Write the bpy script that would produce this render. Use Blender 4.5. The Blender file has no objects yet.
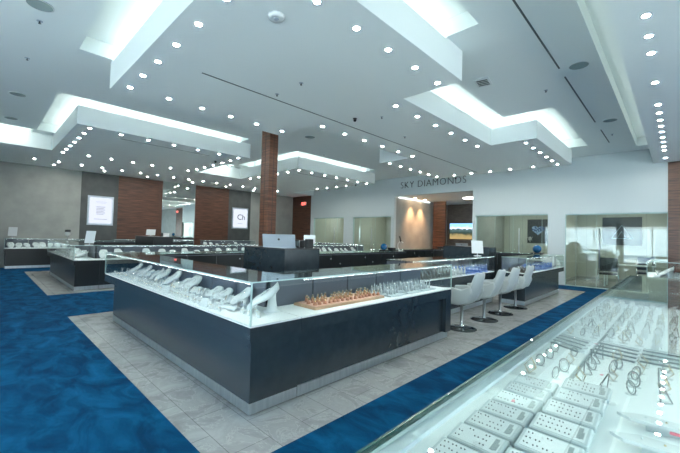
import bpy, bmesh, math, random
from mathutils import Vector, Matrix
random.seed(7)
sc = bpy.context.scene
COL = sc.collection
PI = math.pi

# ------------------------------------------------------------------ materials
MATS = {}
def newmat(name):
    m = bpy.data.materials.new(name); m.use_nodes = True
    nt = m.node_tree; nt.nodes.clear()
    out = nt.nodes.new('ShaderNodeOutputMaterial')
    MATS[name] = m
    return m, nt, out
def pbr(name, col, rough=.5, metal=0., bump=None, var=None, spec=.5, coat=0., vscale=(1,1,1), vmix=.3):
    m, nt, out = newmat(name)
    p = nt.nodes.new('ShaderNodeBsdfPrincipled')
    nt.links.new(p.outputs[0], out.inputs[0])
    p.inputs['Base Color'].default_value = (*col, 1)
    p.inputs['Roughness'].default_value = rough
    p.inputs['Metallic'].default_value = metal
    p.inputs['Specular IOR Level'].default_value = spec
    p.inputs['Coat Weight'].default_value = coat
    tc = nt.nodes.new('ShaderNodeTexCoord')
    mp = nt.nodes.new('ShaderNodeMapping'); mp.inputs['Scale'].default_value = vscale
    nt.links.new(tc.outputs['Object'], mp.inputs[0])
    if var:
        n = nt.nodes.new('ShaderNodeTexNoise'); n.inputs['Scale'].default_value = var[0]
        n.inputs['Detail'].default_value = 5
        nt.links.new(mp.outputs[0], n.inputs['Vector'])
        r = nt.nodes.new('ShaderNodeValToRGB')
        r.color_ramp.elements[0].position = .5-vmix/2; r.color_ramp.elements[1].position = .5+vmix/2
        r.color_ramp.elements[0].color = (*var[1], 1); r.color_ramp.elements[1].color = (*col, 1)
        nt.links.new(n.outputs['Fac'], r.inputs[0]); nt.links.new(r.outputs[0], p.inputs['Base Color'])
    if bump:
        n = nt.nodes.new('ShaderNodeTexNoise'); n.inputs['Scale'].default_value = bump[0]
        nt.links.new(mp.outputs[0], n.inputs['Vector'])
        b = nt.nodes.new('ShaderNodeBump'); b.inputs['Strength'].default_value = bump[1]; b.inputs['Distance'].default_value = .01
        nt.links.new(n.outputs['Fac'], b.inputs['Height']); nt.links.new(b.outputs[0], p.inputs['Normal'])
    return m
def emit(name, col, s):
    m, nt, out = newmat(name)
    e = nt.nodes.new('ShaderNodeEmission'); e.inputs[0].default_value = (*col, 1); e.inputs[1].default_value = s
    nt.links.new(e.outputs[0], out.inputs[0]); return m
def glassmat(name, tint=(.93, .985, .965), k=1.0, rough=0.0, base=.035):
    m, nt, out = newmat(name)
    t = nt.nodes.new('ShaderNodeBsdfTransparent'); t.inputs[0].default_value = (*tint, 1)
    g = nt.nodes.new('ShaderNodeBsdfGlossy'); g.inputs['Roughness'].default_value = rough
    g.inputs[0].default_value = (.95, 1, 1, 1)
    lw = nt.nodes.new('ShaderNodeLayerWeight'); lw.inputs[0].default_value = .5
    pw = nt.nodes.new('ShaderNodeMath'); pw.operation = 'POWER'; pw.inputs[1].default_value = 4.5
    nt.links.new(lw.outputs['Facing'], pw.inputs[0])
    ml = nt.nodes.new('ShaderNodeMath'); ml.operation = 'MULTIPLY_ADD'; ml.inputs[1].default_value = k; ml.inputs[2].default_value = base
    ml.use_clamp = True
    nt.links.new(pw.outputs[0], ml.inputs[0])
    x = nt.nodes.new('ShaderNodeMixShader')
    nt.links.new(ml.outputs[0], x.inputs[0]); nt.links.new(t.outputs[0], x.inputs[1]); nt.links.new(g.outputs[0], x.inputs[2])
    nt.links.new(x.outputs[0], out.inputs[0]); return m

WHITE = pbr('ceiling_paint', (.85, .905, .885), .7)
WALLW = pbr('wall_paint', (.60, .675, .68), .6)
GREYW = pbr('grey_plaster', (.34, .36, .335), .55, var=(2.2, (.29, .31, .29)))
DGREY = pbr('dark_plaster', (.075, .085, .085), .5, var=(3, (.055, .065, .065)))
CREAM = pbr('cream_wallpaper', (.46, .48, .42), .6)
SLATE = pbr('slate_laminate', (.028, .042, .052), .26, var=(9, (.022, .033, .041)), spec=.7)
BLACK = pbr('black_laminate', (.012, .016, .018), .32)
STEEL = pbr('brushed_steel', (.68, .74, .78), .32, 1., var=(30, (.58, .64, .68)), vscale=(1, 1, .05))
CHROME = pbr('chrome', (.8, .82, .84), .08, 1.)
DISCM = pbr('chrome_dark_reflection', (.06, .07, .075), .1, .9)  # dark surroundings mirrored in the chrome disc are put into its base colour
GOLD = pbr('gold', (.75, .55, .28), .2, 1.)
SILVER = pbr('silver', (.75, .77, .8), .18, 1.)
DECK = pbr('white_deck', (.82, .86, .87), .35)
PADW = pbr('white_leatherette', (.62, .66, .67), .5)
PADG = pbr('pale_grey_leatherette', (.50, .56, .58), .5)
TRAYG = pbr('silver_grey_tray', (.42, .49, .51), .4)
GROOVE = pbr('grey_tray_groove', (.10, .14, .15), .5)
TAUPE = pbr('taupe_suede', (.16, .13, .12), .8)
COPPER = pbr('copper_suede', (.42, .19, .12), .7)
TANW = pbr('tan_wood', (.46, .29, .18), .5, var=(6, (.36, .22, .13)), vscale=(12, 1, 1))
BLUEP = pbr('blue_velvet', (.12, .24, .62), .5)
BLUEB = pbr('blue_globe', (.01, .10, .25), .12, coat=.6)
PINK = pbr('pink_tag', (.70, .10, .16), .5)
STOOLM = pbr('white_vinyl', (.44, .49, .485), .42, bump=(60, .04))
BPANEL = pbr('grey_blue_back_panel', (.09, .105, .135), .4)
BLACKP = pbr('black_plastic', (.01, .011, .012), .35)
WHITEP = pbr('white_plastic', (.74, .78, .78), .35)
SILV = pbr('silver_plastic', (.45, .52, .58), .3, .4)
GEDGE = pbr('green_glass_edge', (.03, .12, .10), .15, coat=.5)
GEDGEL = pbr('pale_glass_edge', (.45, .62, .60), .15)
INK = pbr('black_ink', (.01, .01, .012), .4)
TEAL = pbr('speaker_cloth', (.22, .29, .29), .8)
VENTM = pbr('vent_metal', (.07, .09, .09), .5)
MIRROR = pbr('mirror_glass', (.80, .86, .84), .01, 1.)
GLASS = glassmat('case_glass', (.965, .99, .983))
GLASST = glassmat('case_glass_top', (.92, .97, .955), k=.8, base=.035)
GLASSW = glassmat('partition_glass', (.90, .955, .93), k=1.0, base=.045)
LED = emit('led_bar', (.94, 1, .98), 17.)
NLED = emit('near_led_bar', (.94, 1, .98), 9.)
COVE = emit('cove_led', (.90, 1, 1), 3.6)
COVE2 = emit('soft_cove', (.90, 1, 1), 2.2)
DLIGHT = emit('downlight_lamp', (1, .98, .93), 150.)
WARM = emit('warm_lamp', (1, .60, .33), 60.)
SCRW = emit('screen_white', (.80, .86, 1), .36)
SKYW = emit('outdoor_haze', (.75, .90, 1), 1.)

def wood(name, a, b, sz=(1.2, 1.2, 26)):
    m, nt, out = newmat(name)
    p = nt.nodes.new('ShaderNodeBsdfPrincipled'); nt.links.new(p.outputs[0], out.inputs[0])
    p.inputs['Roughness'].default_value = .38
    tc = nt.nodes.new('ShaderNodeTexCoord'); mp = nt.nodes.new('ShaderNodeMapping'); mp.inputs['Scale'].default_value = sz
    nt.links.new(tc.outputs['Object'], mp.inputs[0])
    n = nt.nodes.new('ShaderNodeTexNoise'); n.inputs['Scale'].default_value = 1.3; n.inputs['Detail'].default_value = 6; n.inputs['Roughness'].default_value = .65
    nt.links.new(mp.outputs[0], n.inputs['Vector'])
    r = nt.nodes.new('ShaderNodeValToRGB')
    r.color_ramp.elements[0].position = .36; r.color_ramp.elements[1].position = .66
    r.color_ramp.elements[0].color = (*a, 1); r.color_ramp.elements[1].color = (*b, 1)
    nt.links.new(n.outputs['Fac'], r.inputs[0]); nt.links.new(r.outputs[0], p.inputs['Base Color'])
    return m
WOOD = wood('walnut_veneer', (.038, .015, .009), (.15, .062, .034))
BROWNW = wood('dark_brown_grasscloth', (.14, .125, .115), (.20, .18, .165), (3, 3, 8))

def stone():
    m, nt, out = newmat('grey_marble_tile')
    p = nt.nodes.new('ShaderNodeBsdfPrincipled'); nt.links.new(p.outputs[0], out.inputs[0])
    p.inputs['Roughness'].default_value = .16
    tc = nt.nodes.new('ShaderNodeTexCoord')
    n = nt.nodes.new('ShaderNodeTexNoise'); n.inputs['Scale'].default_value = 3.6; n.inputs['Detail'].default_value = 9; n.inputs['Distortion'].default_value = .8; n.inputs['Roughness'].default_value = .65
    nt.links.new(tc.outputs['Object'], n.inputs['Vector'])
    r = nt.nodes.new('ShaderNodeValToRGB'); e = r.color_ramp.elements
    e[0].position = .32; e[0].color = (.32, .33, .32, 1); e[1].position = .66; e[1].color = (.49, .51, .495, 1)
    q = e.new(.475); q.color = (.41, .42, .41, 1); q = e.new(.492); q.color = (.54, .55, .53, 1); q = e.new(.51); q.color = (.42, .43, .42, 1)
    nt.links.new(n.outputs['Fac'], r.inputs[0])
    b = nt.nodes.new('ShaderNodeTexBrick'); b.inputs['Scale'].default_value = 1.0
    b.offset = .5
    b.inputs['Brick Width'].default_value = .6; b.inputs['Row Height'].default_value = .3; b.inputs['Mortar Size'].default_value = .003
    b.inputs['Color1'].default_value = (1, 1, 1, 1); b.inputs['Color2'].default_value = (.9, .9, .9, 1); b.inputs['Mortar'].default_value = (.55, .55, .55, 1)
    nt.links.new(tc.outputs['Object'], b.inputs['Vector'])
    mx = nt.nodes.new('ShaderNodeMix'); mx.data_type = 'RGBA'; mx.blend_type = 'MULTIPLY'; mx.inputs[0].default_value = 1
    nt.links.new(r.outputs[0], mx.inputs[6]); nt.links.new(b.outputs[0], mx.inputs[7]); nt.links.new(mx.outputs[2], p.inputs['Base Color'])
    return m
STONE = stone()
def carpet():
    m, nt, out = newmat('blue_carpet')
    p = nt.nodes.new('ShaderNodeBsdfPrincipled'); nt.links.new(p.outputs[0], out.inputs[0])
    p.inputs['Roughness'].default_value = .95; p.inputs['Specular IOR Level'].default_value = .1
    tc = nt.nodes.new('ShaderNodeTexCoord')
    mp = nt.nodes.new('ShaderNodeMapping'); mp.inputs['Scale'].default_value = (1, 1.9, 1); mp.inputs['Rotation'].default_value = (0, 0, .6)
    nt.links.new(tc.outputs['Object'], mp.inputs[0])
    n = nt.nodes.new('ShaderNodeTexNoise'); n.inputs['Scale'].default_value = 2.6; n.inputs['Detail'].default_value = 6; n.inputs['Distortion'].default_value = .8; n.inputs['Roughness'].default_value = .6
    nt.links.new(mp.outputs[0], n.inputs['Vector'])
    r = nt.nodes.new('ShaderNodeValToRGB'); e = r.color_ramp.elements
    e[0].position = .36; e[0].color = (.0, .030, .085, 1); e[1].position = .74; e[1].color = (.003, .10, .225, 1)
    q = e.new(.52); q.color = (.0, .054, .135, 1)
    nt.links.new(n.outputs['Fac'], r.inputs[0]); nt.links.new(r.outputs[0], p.inputs['Base Color'])
    n2 = nt.nodes.new('ShaderNodeTexNoise'); n2.inputs['Scale'].default_value = 260
    nt.links.new(tc.outputs['Object'], n2.inputs['Vector'])
    b = nt.nodes.new('ShaderNodeBump'); b.inputs['Strength'].default_value = .5; b.inputs['Distance'].default_value = .01
    nt.links.new(n2.outputs['Fac'], b.inputs['Height']); nt.links.new(b.outputs[0], p.inputs['Normal'])
    return m
CARPET = carpet()

# ------------------------------------------------------------------ mesh helpers
class MB:
    def __init__(s): s.v = []; s.f = []; s.sm = []
    def add(s, vs, fs, smooth=False):
        o = len(s.v); s.v += [tuple(v) for v in vs]; s.f += [tuple(i+o for i in f) for f in fs]; s.sm += [smooth]*len(fs)
        return s
    def box(s, x0, x1, y0, y1, z0, z1):
        x0, x1 = min(x0, x1), max(x0, x1); y0, y1 = min(y0, y1), max(y0, y1); z0, z1 = min(z0, z1), max(z0, z1)
        vs = [(x0,y0,z0),(x1,y0,z0),(x1,y1,z0),(x0,y1,z0),(x0,y0,z1),(x1,y0,z1),(x1,y1,z1),(x0,y1,z1)]
        return s.add(vs, [(0,3,2,1),(4,5,6,7),(0,1,5,4),(1,2,6,5),(2,3,7,6),(3,0,4,7)])
    def bbox(s, x0, x1, y0, y1, z0, z1, b=.01):
        """box whose vertical edges and top are chamfered"""
        pts = [(x0+b,y0),(x1-b,y0),(x1,y0+b),(x1,y1-b),(x1-b,y1),(x0+b,y1),(x0,y1-b),(x0,y0+b)]
        cx, cy = (x0+x1)/2, (y0+y1)/2
        sx = (x1-x0-2*b)/(x1-x0); sy = (y1-y0-2*b)/(y1-y0)
        lo = [(p[0],p[1],z0) for p in pts]; mi = [(p[0],p[1],z1-b) for p in pts]
        hi = [(cx+(p[0]-cx)*sx, cy+(p[1]-cy)*sy, z1) for p in pts]
        fs = [tuple(reversed(range(8))), tuple(range(16,24))]
        for k in range(8):
            j = (k+1) % 8; fs += [(k,j,8+j,8+k),(8+k,8+j,16+j,16+k)]
        return s.add(lo+mi+hi, fs)
    def lathe(s, prof, c=(0,0,0), n=20, M=None, cap=True):
        vs = []; fs = []
        for r, z in prof:
            for k in range(n):
                a = 2*PI*k/n; v = Vector((r*math.cos(a), r*math.sin(a), z))
                if M: v = M @ v
                vs.append((v.x+c[0], v.y+c[1], v.z+c[2]))
        for i in range(len(prof)-1):
            for k in range(n):
                j = (k+1) % n; fs.append((i*n+k, i*n+j, (i+1)*n+j, (i+1)*n+k))
        s.add(vs, fs, True)
        if not cap: return s
        o = len(s.v)-len(vs)
        s.f.append(tuple(o+k for k in reversed(range(n)))); s.sm.append(False)
        s.f.append(tuple(o+(len(prof)-1)*n+k for k in range(n))); s.sm.append(False)
        return s
    def cyl(s, c, r, h, n=20): return s.lathe([(r, 0), (r, h)], c, n)
    def tube(s, pts, r, n=8, closed=False):
        pts = [Vector(p) for p in pts]; vs = []; fs = []; m = len(pts)
        for i, p in enumerate(pts):
            if closed: d = pts[(i+1) % m]-pts[i-1]
            else: d = pts[min(i+1, m-1)]-pts[max(i-1, 0)]
            d.normalize(); a = Vector((0, 0, 1)) if abs(d.z) < .9 else Vector((1, 0, 0))
            u = d.cross(a).normalized(); w = d.cross(u)
            for k in range(n):
                q = p+u*(r*math.cos(2*PI*k/n))+w*(r*math.sin(2*PI*k/n)); vs.append(tuple(q))
        for i in range(m if closed else m-1):
            i2 = (i+1) % m
            for k in range(n):
                j = (k+1) % n; fs.append((i*n+k, i*n+j, i2*n+j, i2*n+k))
        s.add(vs, fs, True)
        if not closed:
            o = len(s.v)-len(vs)
            s.f.append(tuple(o+k for k in reversed(range(n)))); s.sm.append(False)
            s.f.append(tuple(o+(m-1)*n+k for k in range(n))); s.sm.append(False)
        return s
    def sphere(s, c, r, n=14, zs=1.):
        pr = [(max(.0005, r*math.sin(PI*i/(n//2*1.0))), -r*zs*math.cos(PI*i/(n//2*1.0))) for i in range(n//2+1)]
        return s.lathe(pr, c, n)
    def prism(s, poly, z0, z1):
        n = len(poly)
        return s.add([(p[0],p[1],z0) for p in poly]+[(p[0],p[1],z1) for p in poly],
                     [tuple(reversed(range(n))), tuple(range(n, 2*n))]+[(k,(k+1)%n,n+(k+1)%n,n+k) for k in range(n)])
    def slab(s, rows, th):
        """thick sheet from rows of points (grid); th is the offset vector"""
        R = len(rows); Cc = len(rows[0]); th = Vector(th)
        top = [tuple(p) for r in rows for p in r]; bot = [tuple(Vector(p)-th) for r in rows for p in r]; N = R*Cc; fs = []
        for i in range(R-1):
            for j in range(Cc-1):
                a, b, c, d = i*Cc+j, i*Cc+j+1, (i+1)*Cc+j+1, (i+1)*Cc+j
                fs += [(a,b,c,d), (N+d,N+c,N+b,N+a)]
        for j in range(Cc-1): fs += [(j, N+j, N+j+1, j+1), ((R-1)*Cc+j+1, N+(R-1)*Cc+j+1, N+(R-1)*Cc+j, (R-1)*Cc+j)]
        for i in range(R-1): fs += [(i*Cc, (i+1)*Cc, N+(i+1)*Cc, N+i*Cc), (i*Cc+Cc-1, N+i*Cc+Cc-1, N+(i+1)*Cc+Cc-1, (i+1)*Cc+Cc-1)]
        return s.add(top+bot, fs, True)
    def build(s, name, mat, parent=None, org=None, fixn=True):
        vs = s.v
        if org is not None: vs = [(v[0]-org[0], v[1]-org[1], v[2]-org[2]) for v in vs]
        me = bpy.data.meshes.new(name); me.from_pydata(vs, [], s.f)
        me.polygons.foreach_set('use_smooth', s.sm)
        me.materials.append(mat); me.update()
        if fixn:
            bm = bmesh.new(); bm.from_mesh(me); bmesh.ops.recalc_face_normals(bm, faces=bm.faces); bm.to_mesh(me); bm.free()
        o = bpy.data.objects.new(name, me); COL.objects.link(o)
        if org is not None: o.location = org
        if parent: o.parent = parent; 
        return o
def empty(name, loc=(0,0,0), rz=0):
    o = bpy.data.objects.new(name, None); COL.objects.link(o); o.location = loc; o.rotation_euler = (0, 0, rz); o.empty_display_size = .1
    return o
def tag(o, label=None, cat=None, group=None, kind=None):
    if label: o['label'] = label
    if cat: o['category'] = cat
    if group: o['group'] = group
    if kind: o['kind'] = kind
    return o
def struct(name, mb, mat, fixn=True):
    o = mb.build(name, mat, fixn=fixn); o['kind'] = 'structure'; return o
def dup(r, loc, rz=None, label=None, group=None, scale=None):
    c = r.copy(); COL.objects.link(c); c.location = loc
    if rz is not None: c.rotation_euler = (r.rotation_euler[0], r.rotation_euler[1], rz)
    if scale: c.scale = (scale,)*3
    if label: c['label'] = label
    if group: c['group'] = group
    for ch in r.children:
        d = ch.copy(); COL.objects.link(d); d.parent = c
        for g in ch.children:
            e = g.copy(); COL.objects.link(e); e.parent = d
    return c
class Proto:
    """first use moves the prototype itself, later uses copy it"""
    def __init__(s, root): s.r = root; s.used = False
    def put(s, loc, rz=0, label=None, group=None, scale=None):
        if not s.used:
            s.used = True; r = s.r; r.location = loc; r.rotation_euler = (r.rotation_euler[0], r.rotation_euler[1], rz)
            if scale: r.scale = (scale,)*3
            if label: r['label'] = label
            if group: r['group'] = group
            s.r0 = r
            return r
        o = dup(s.r, loc, rz, label, group, scale or 1.)
        return o

# ------------------------------------------------------------------ room dimensions
XL, XR, YB, YF = -17.3, 7.0, 13.6, -4.0
ZS, ZC, ZR = 3.8, 4.25, 4.49      # soffit, ceiling, recess top

# floor and carpet
struct('floor', MB().box(XL-.2, XR+.2, YF-.2, 19.2, -.1, 0), STONE)
ST = [(-7.25, -1.93, 1.06, 12.5), (-15.5, -9.75, 1.07, 12.5)]      # stone borders round the islands
cm = MB()
xs = sorted({XL, XR, *[a for r in ST for a in r[:2]]}); ys = sorted({YF, YB, *[a for r in ST for a in r[2:]]})
for i in range(len(xs)-1):
    for j in range(len(ys)-1):
        cx, cy = (xs[i]+xs[i+1])/2, (ys[j]+ys[j+1])/2
        if any(r[0] < cx < r[1] and r[2] < cy < r[3] for r in ST): continue
        cm.box(xs[i], xs[i+1], ys[j], ys[j+1], 0, .008)
struct('floor', cm, CARPET)

# ceiling with recessed coves (a height field of rectangles)
RE = [(-6.68, -1.85, .97, 1.67), (-2.55, -1.85, .97, 4.4),
      (-3.55, -2.85, 5.1, 9.0), (-3.55, -1.85, 8.2, 9.0), (-2.55, -1.85, 8.2, 12.1),
      (-13.1, -9.1, 1.02, 1.7), (-9.85, -9.1, 1.02, 5.45),
      (-12.9, -9.1, 7.25, 7.98), (-9.85, -9.1, 7.25, 11.4),
      (-13.75, -13.1, -3.2, .95), (-13.75, -13.1, 5.95, 7.2),
      (-.84, -.28, -3.2, 13.0)]
xs = sorted({XL, XR, *[a for r in RE for a in r[:2]]}); ys = sorted({YF, YB, *[a for r in RE for a in r[2:]]})
def inre(x, y): return any(r[0] < x < r[1] and r[2] < y < r[3] for r in RE)
cb = MB()
H = {}
for i in range(len(xs)-1):
    for j in range(len(ys)-1):
        H[i, j] = ZR if inre((xs[i]+xs[i+1])/2, (ys[j]+ys[j+1])/2) else ZC
for (i, j), h in H.items():
    cb.add([(xs[i],ys[j],h),(xs[i],ys[j+1],h),(xs[i+1],ys[j+1],h),(xs[i+1],ys[j],h)], [(0,1,2,3)])
    if (i+1, j) in H and H[i+1, j] != h:
        cb.add([(xs[i+1],ys[j],ZC),(xs[i+1],ys[j+1],ZC),(xs[i+1],ys[j+1],ZR),(xs[i+1],ys[j],ZR)], [(0,1,2,3)])
    if (i, j+1) in H and H[i, j+1] != h:
        cb.add([(xs[i],ys[j+1],ZC),(xs[i+1],ys[j+1],ZC),(xs[i+1],ys[j+1],ZR),(xs[i],ys[j+1],ZR)], [(0,1,2,3)])
struct('ceiling', cb, WHITE, fixn=False)
struct('ceiling', MB().box(XL-.2, XR+.2, YF-.2, YB+.2, ZR+.02, ZR+.1), WHITE)

def soffit(rects):
    """dropped soffit: full height to the ceiling, low lip where a cove runs above it"""
    xs = sorted({a for r in rects for a in r[:2]} | {a for r in RE for a in r[:2]}); ys = sorted({a for r in rects for a in r[2:]} | {a for r in RE for a in r[2:]})
    ins = lambda x, y: any(r[0] < x < r[1] and r[2] < y < r[3] for r in rects)
    G = {}
    for i in range(len(xs)-1):
        for j in range(len(ys)-1):
            cx, cy = (xs[i]+xs[i+1])/2, (ys[j]+ys[j+1])/2
            if ins(cx, cy): G[i, j] = ZC-.11 if inre(cx, cy) else ZC
    b = MB()
    for (i, j), h in G.items():
        x0, x1, y0, y1 = xs[i], xs[i+1], ys[j], ys[j+1]
        b.add([(x0,y0,ZS),(x0,y1,ZS),(x1,y1,ZS),(x1,y0,ZS)], [(0,1,2,3)])
        b.add([(x0,y0,h),(x1,y0,h),(x1,y1,h),(x0,y1,h)], [(0,1,2,3)])
        for di, dj, e in ((-1,0,((x0,y1),(x0,y0))),(1,0,((x1,y0),(x1,y1))),(0,-1,((x0,y0),(x1,y0))),(0,1,((x1,y1),(x0,y1)))):
            g = G.get((i+di, j+dj)); lo = ZS if g is None else min(g, h)
            if g is None or g < h:
                (ax, ay), (bx, by) = e
                b.add([(ax,ay,lo),(bx,by,lo),(bx,by,h),(ax,ay,h)], [(0,1,2,3)])
    return struct('ceiling', b, WHITE, fixn=False)
soffit([(-6.8,-2.3,1.42,4.9), (-5.7,-3.33,4.9,8.75), (-6.8,-2.3,8.75,12.4)])
soffit([(-13.5,-9.6,1.42,5.8), (-13.5,-9.6,7.7,12.05), (XL,-13.5,YF,12.05), (XL,-15.4,12.05,YB)])
soffit([(-.5, XR, YF, YB)])
# slim curb that finishes the upper lip of each soffit at its cove
lp = MB()
def lip(x0, x1, y0, y1): lp.box(x0, x1, y0, y1, ZC-.11, ZC-.03)
lip(-6.68,-2.3,1.42,1.45); lip(-2.33,-2.3,1.45,4.4); lip(-3.36,-3.33,5.1,8.75); lip(-3.33,-2.3,8.75,8.78); lip(-2.33,-2.3,8.78,12.1)
lip(-13.1,-9.6,1.42,1.45); lip(-9.63,-9.6,1.45,5.45); lip(-12.9,-9.6,7.7,7.73); lip(-9.63,-9.6,7.73,11.4)
lip(-13.53,-13.5,-3.2,.95); lip(-13.53,-13.5,5.95,7.2); lip(-.5,-.47,-3.2,13.0)
struct('trim_1', lp, WHITE)
# cove LED strips lying behind the lips
def led(name, x0, x1, y0, y1, label, z=ZC-.105):
    o = MB().box(x0, x1, y0, y1, z, z+.02).build(name, COVE)
    tag(o, label, 'light'); return o
for a in [(-6.6,-2.5,1.53,1.57,'cove light strip above the front edge of the central soffit'),
          (-2.44,-2.4,1.65,4.35,'cove light strip above the right edge of the central soffit front block'),
          (-3.47,-3.43,5.2,8.7,'cove light strip above the narrow middle of the central soffit'),
          (-3.3,-2.5,8.86,8.9,'short cove light strip where the central soffit steps out again'),
          (-2.44,-2.4,8.95,12.0,'cove light strip above the rear block of the central soffit'),
          (-13.0,-9.85,1.53,1.57,'cove light strip above the front edge of the left soffit'),
          (-9.76,-9.72,1.65,5.4,'cove light strip above the right edge of the left soffit'),
          (-12.8,-9.85,7.81,7.85,'cove light strip above the front edge of the far left soffit'),
          (-9.76,-9.72,7.9,11.3,'cove light strip above the right edge of the far left soffit'),
          (-13.14,-13.11,-3.1,.85,'cove light strip at the left edge of the photo above the perimeter soffit'),
          (-13.14,-13.11,6.0,7.15,'short cove light strip between the two left soffits')]:
    o = led('cove_light_strip', *a[:4], a[4], ZC+.02 if a[0] == -13.14 else ZC-.105)
    if a[0] == -13.14: o.data.materials[0] = emit('wall_grazer', (.9, 1, 1), 14.)

tag(MB().box(-.40,-.37,-3.1,12.9,ZC-.105,ZC-.09).build('cove_light_strip', COVE2), 'faint cove light strip in the long narrow recess at the right', 'light')

# ------------------------------------------------------------------ walls
def yz(x, y0, y1, z0, z1, t=-.1): return MB().box(x, x+t, y0, y1, z0, z1)
for y0, y1, m in ((YF,2.79,GREYW),(2.79,4.09,DGREY),(4.09,5.88,WOOD),(5.88,7.44,MIRROR),(7.44,9.23,WOOD),(9.23,10.57,DGREY),(10.57,YB,GREYW)):
    t = .03 if m in (WOOD,) else (.015 if m is DGREY else 0.)
    b = MB().box(XL-.15, XL+t, y0, y1, 0, ZS+.3)
    struct('wall_left', b, m)
# back wall (x0,x1) pieces; openings are left free
bw = MB()
T = .16
cols = [(-15.6,-15.35),(-12.9,-12.25),(-9.8,-9.62),(-5.85,-5.72),(-3.2,-2.7)]
for a, b in cols: bw.box(a, b, YB, YB+T, 0, ZC)
for a, b, z in ((-15.35,-12.9,2.47),(-12.25,-9.8,2.46),(-9.62,-5.85,3.4),(-5.72,-3.2,2.4),(-2.7,-.19,2.38)): bw.box(a, b, YB, YB+T, z, ZC)
struct('wall_back', bw, WALLW)
struct('wall_back', MB().box(XL, -15.6, YB-.02, YB+T, 0, ZC), WOOD)
struct('wall_back', MB().box(-.19, 1.35, YB-.02, YB+T, 0, ZC), WOOD)
struct('wall_back', MB().box(1.35, XR, YB, YB+T, 0, ZC), GREYW)
wr = MB().box(XR, XR+.15, YF, YB, 2.6, ZC).box(XR, XR+.15, 11.3, YB, 0, 2.6)  # window openings invented here so side fill light reaches the ceiling
for y in (YF+.2, 1.1, 6.1): wr.box(XR, XR+.15, y-.2, y+.2, 0, 2.6)
struct('wall_right', wr, GREYW)
# shop front behind the camera: header, piers and glazing bars
fw = MB().box(XL, XR, YF-.15, YF, 2.6, ZC)
for x in (-2.9, 3.1, XR-.3): fw.box(x-.2, x+.2, YF-.15, YF, 0, 2.6)
fw.box(XL, -7.6, YF-.15, YF, 0, 2.6)
struct('wall_front', fw, WALLW)
fb = MB()
for i in range(0, 9):
    x = -7.6+i*1.6; fb.box(x-.025, x+.025, YF-.1, YF-.04, 0, 2.6)
fb.box(-7.6, XR, YF-.1, YF-.04, 0, .12)
struct('trim_2', fb, STEEL)
struct('ground', MB().box(-40, 30, -40, YF-.2, -.12, -.02), pbr('pale_paving', (.62, .64, .62), .8))
# cars and planting seen only as reflections are left out; a low pale building across the street
struct('wall_outside', MB().box(-40, 30, -30, -29, -.02, 3.2), pbr('pale_facade', (.45, .52, .58), .8))

# rooms behind the glass
rm = MB()
YR = 16.8
rm.box(XL, -9.74, YR, YR+.1, 0, 3.0); rm.box(-5.78, 3.0, YR, YR+.1, 0, 3.0)
for a, b in ((-12.62,-12.52),(-3.0,-2.9)): rm.box(a, b, YB+T, YR, 0, 3.0)
rm.box(-15.5,-15.4,YB+T,YR,0,3.0); rm.box(.9,1.0,YB+T,YR,0,3.0)
struct('wall_rooms', rm, CREAM)
struct('ceiling', MB().box(XL, -9.74, YB+T, YR+.1, 2.95, 3.05).box(-5.78, 3., YB+T, YR+.1, 2.95, 3.05), WHITE)
pl = MB()
for x in [-15.0+.6*i for i in range(9)]+[-5.5+.55*i for i in range(5)]+[-2.6+.6*i for i in range(6)]: pl.box(x, x+.012, YR-.006, YR, 0.1, 2.9)
struct('trim_3', pl, GREYW)
struct('baseboard_rooms', MB().box(XL, -9.74, YR-.02, YR, 0, .1).box(-5.78, 1., YR-.02, YR, 0, .1).box(-2.92,-2.88,YB+T,YR,0,.1), GREYW)
# entrance opening: grey side wall, walnut pier, brown wall with screen
struct('wall_corridor', MB().box(-9.74, -9.62, YB+T, 19.0, 0, 3.6), GREYW)
struct('wall_corridor', MB().box(-9.7, -5.7, 18.9, 19.0, 0, 3.6), BROWNW)
struct('wall_corridor', MB().box(-5.85, -5.72, YB+T, 19.0, 0, 3.6), GREYW)
struct('ceiling', MB().box(-9.7, -5.72, YB+T, 19.0, 3.42, 3.5), WHITE)
struct('wall_corridor', MB().box(-9.42, -8.72, 16.9, 17.0, 0, 3.42), WOOD)
tag(MB().box(-9.60, -9.56, 13.9, 16.8, 3.36, 3.38).build('corridor_light_strip', emit('strip_soft', (.9, .98, 1), 1.5)), 'thin light strip along the top of the grey side wall in the corridor', 'light')
# room lamps
for x, n in ((-14.1,'glass room next to the exit panel'),(-11.0,'glass room beside the corridor'),(-4.5,'glass room with the diamond picture'),(-1.3,'glass room with the desk')):
    o = MB().cyl((x, 15.2, 2.92), .35, .03, 24).build('ceiling_lamp', emit('room_lamp', (1, .98, .9), 9.) if 'room_lamp' not in MATS else MATS['room_lamp'])
    tag(o, 'round ceiling lamp in the '+n, 'light')
tag(MB().cyl((-7.0, 16.2, 3.40), .4, .02, 24).build('ceiling_lamp', MATS['room_lamp']), 'added round fill lamp in the corridor before the television', 'light')  # invented lamp, added to brighten the brown wall behind the television
# wall washers in the corridor
for y in (15.0, 15.9):
    o = MB().cyl((-9.35, y, 3.40), .05, .02, 12).build('wall_washer', MATS['warm_lamp']); tag(o, 'warm downlight close to the grey corridor wall', 'light', 'warm wall washers in the corridor')
    l = bpy.data.lights.new('warm_spot', 'SPOT'); l.energy = 150; l.color = (1, .50, .24); l.spot_size = 1.25; l.spot_blend = 1.0; l.shadow_soft_size = .04
    lo = bpy.data.objects.new('warm_spot', l); COL.objects.link(lo); lo.location = (-9.25, y, 3.38); lo.rotation_euler = (0, math.radians(9), 0)

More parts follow.
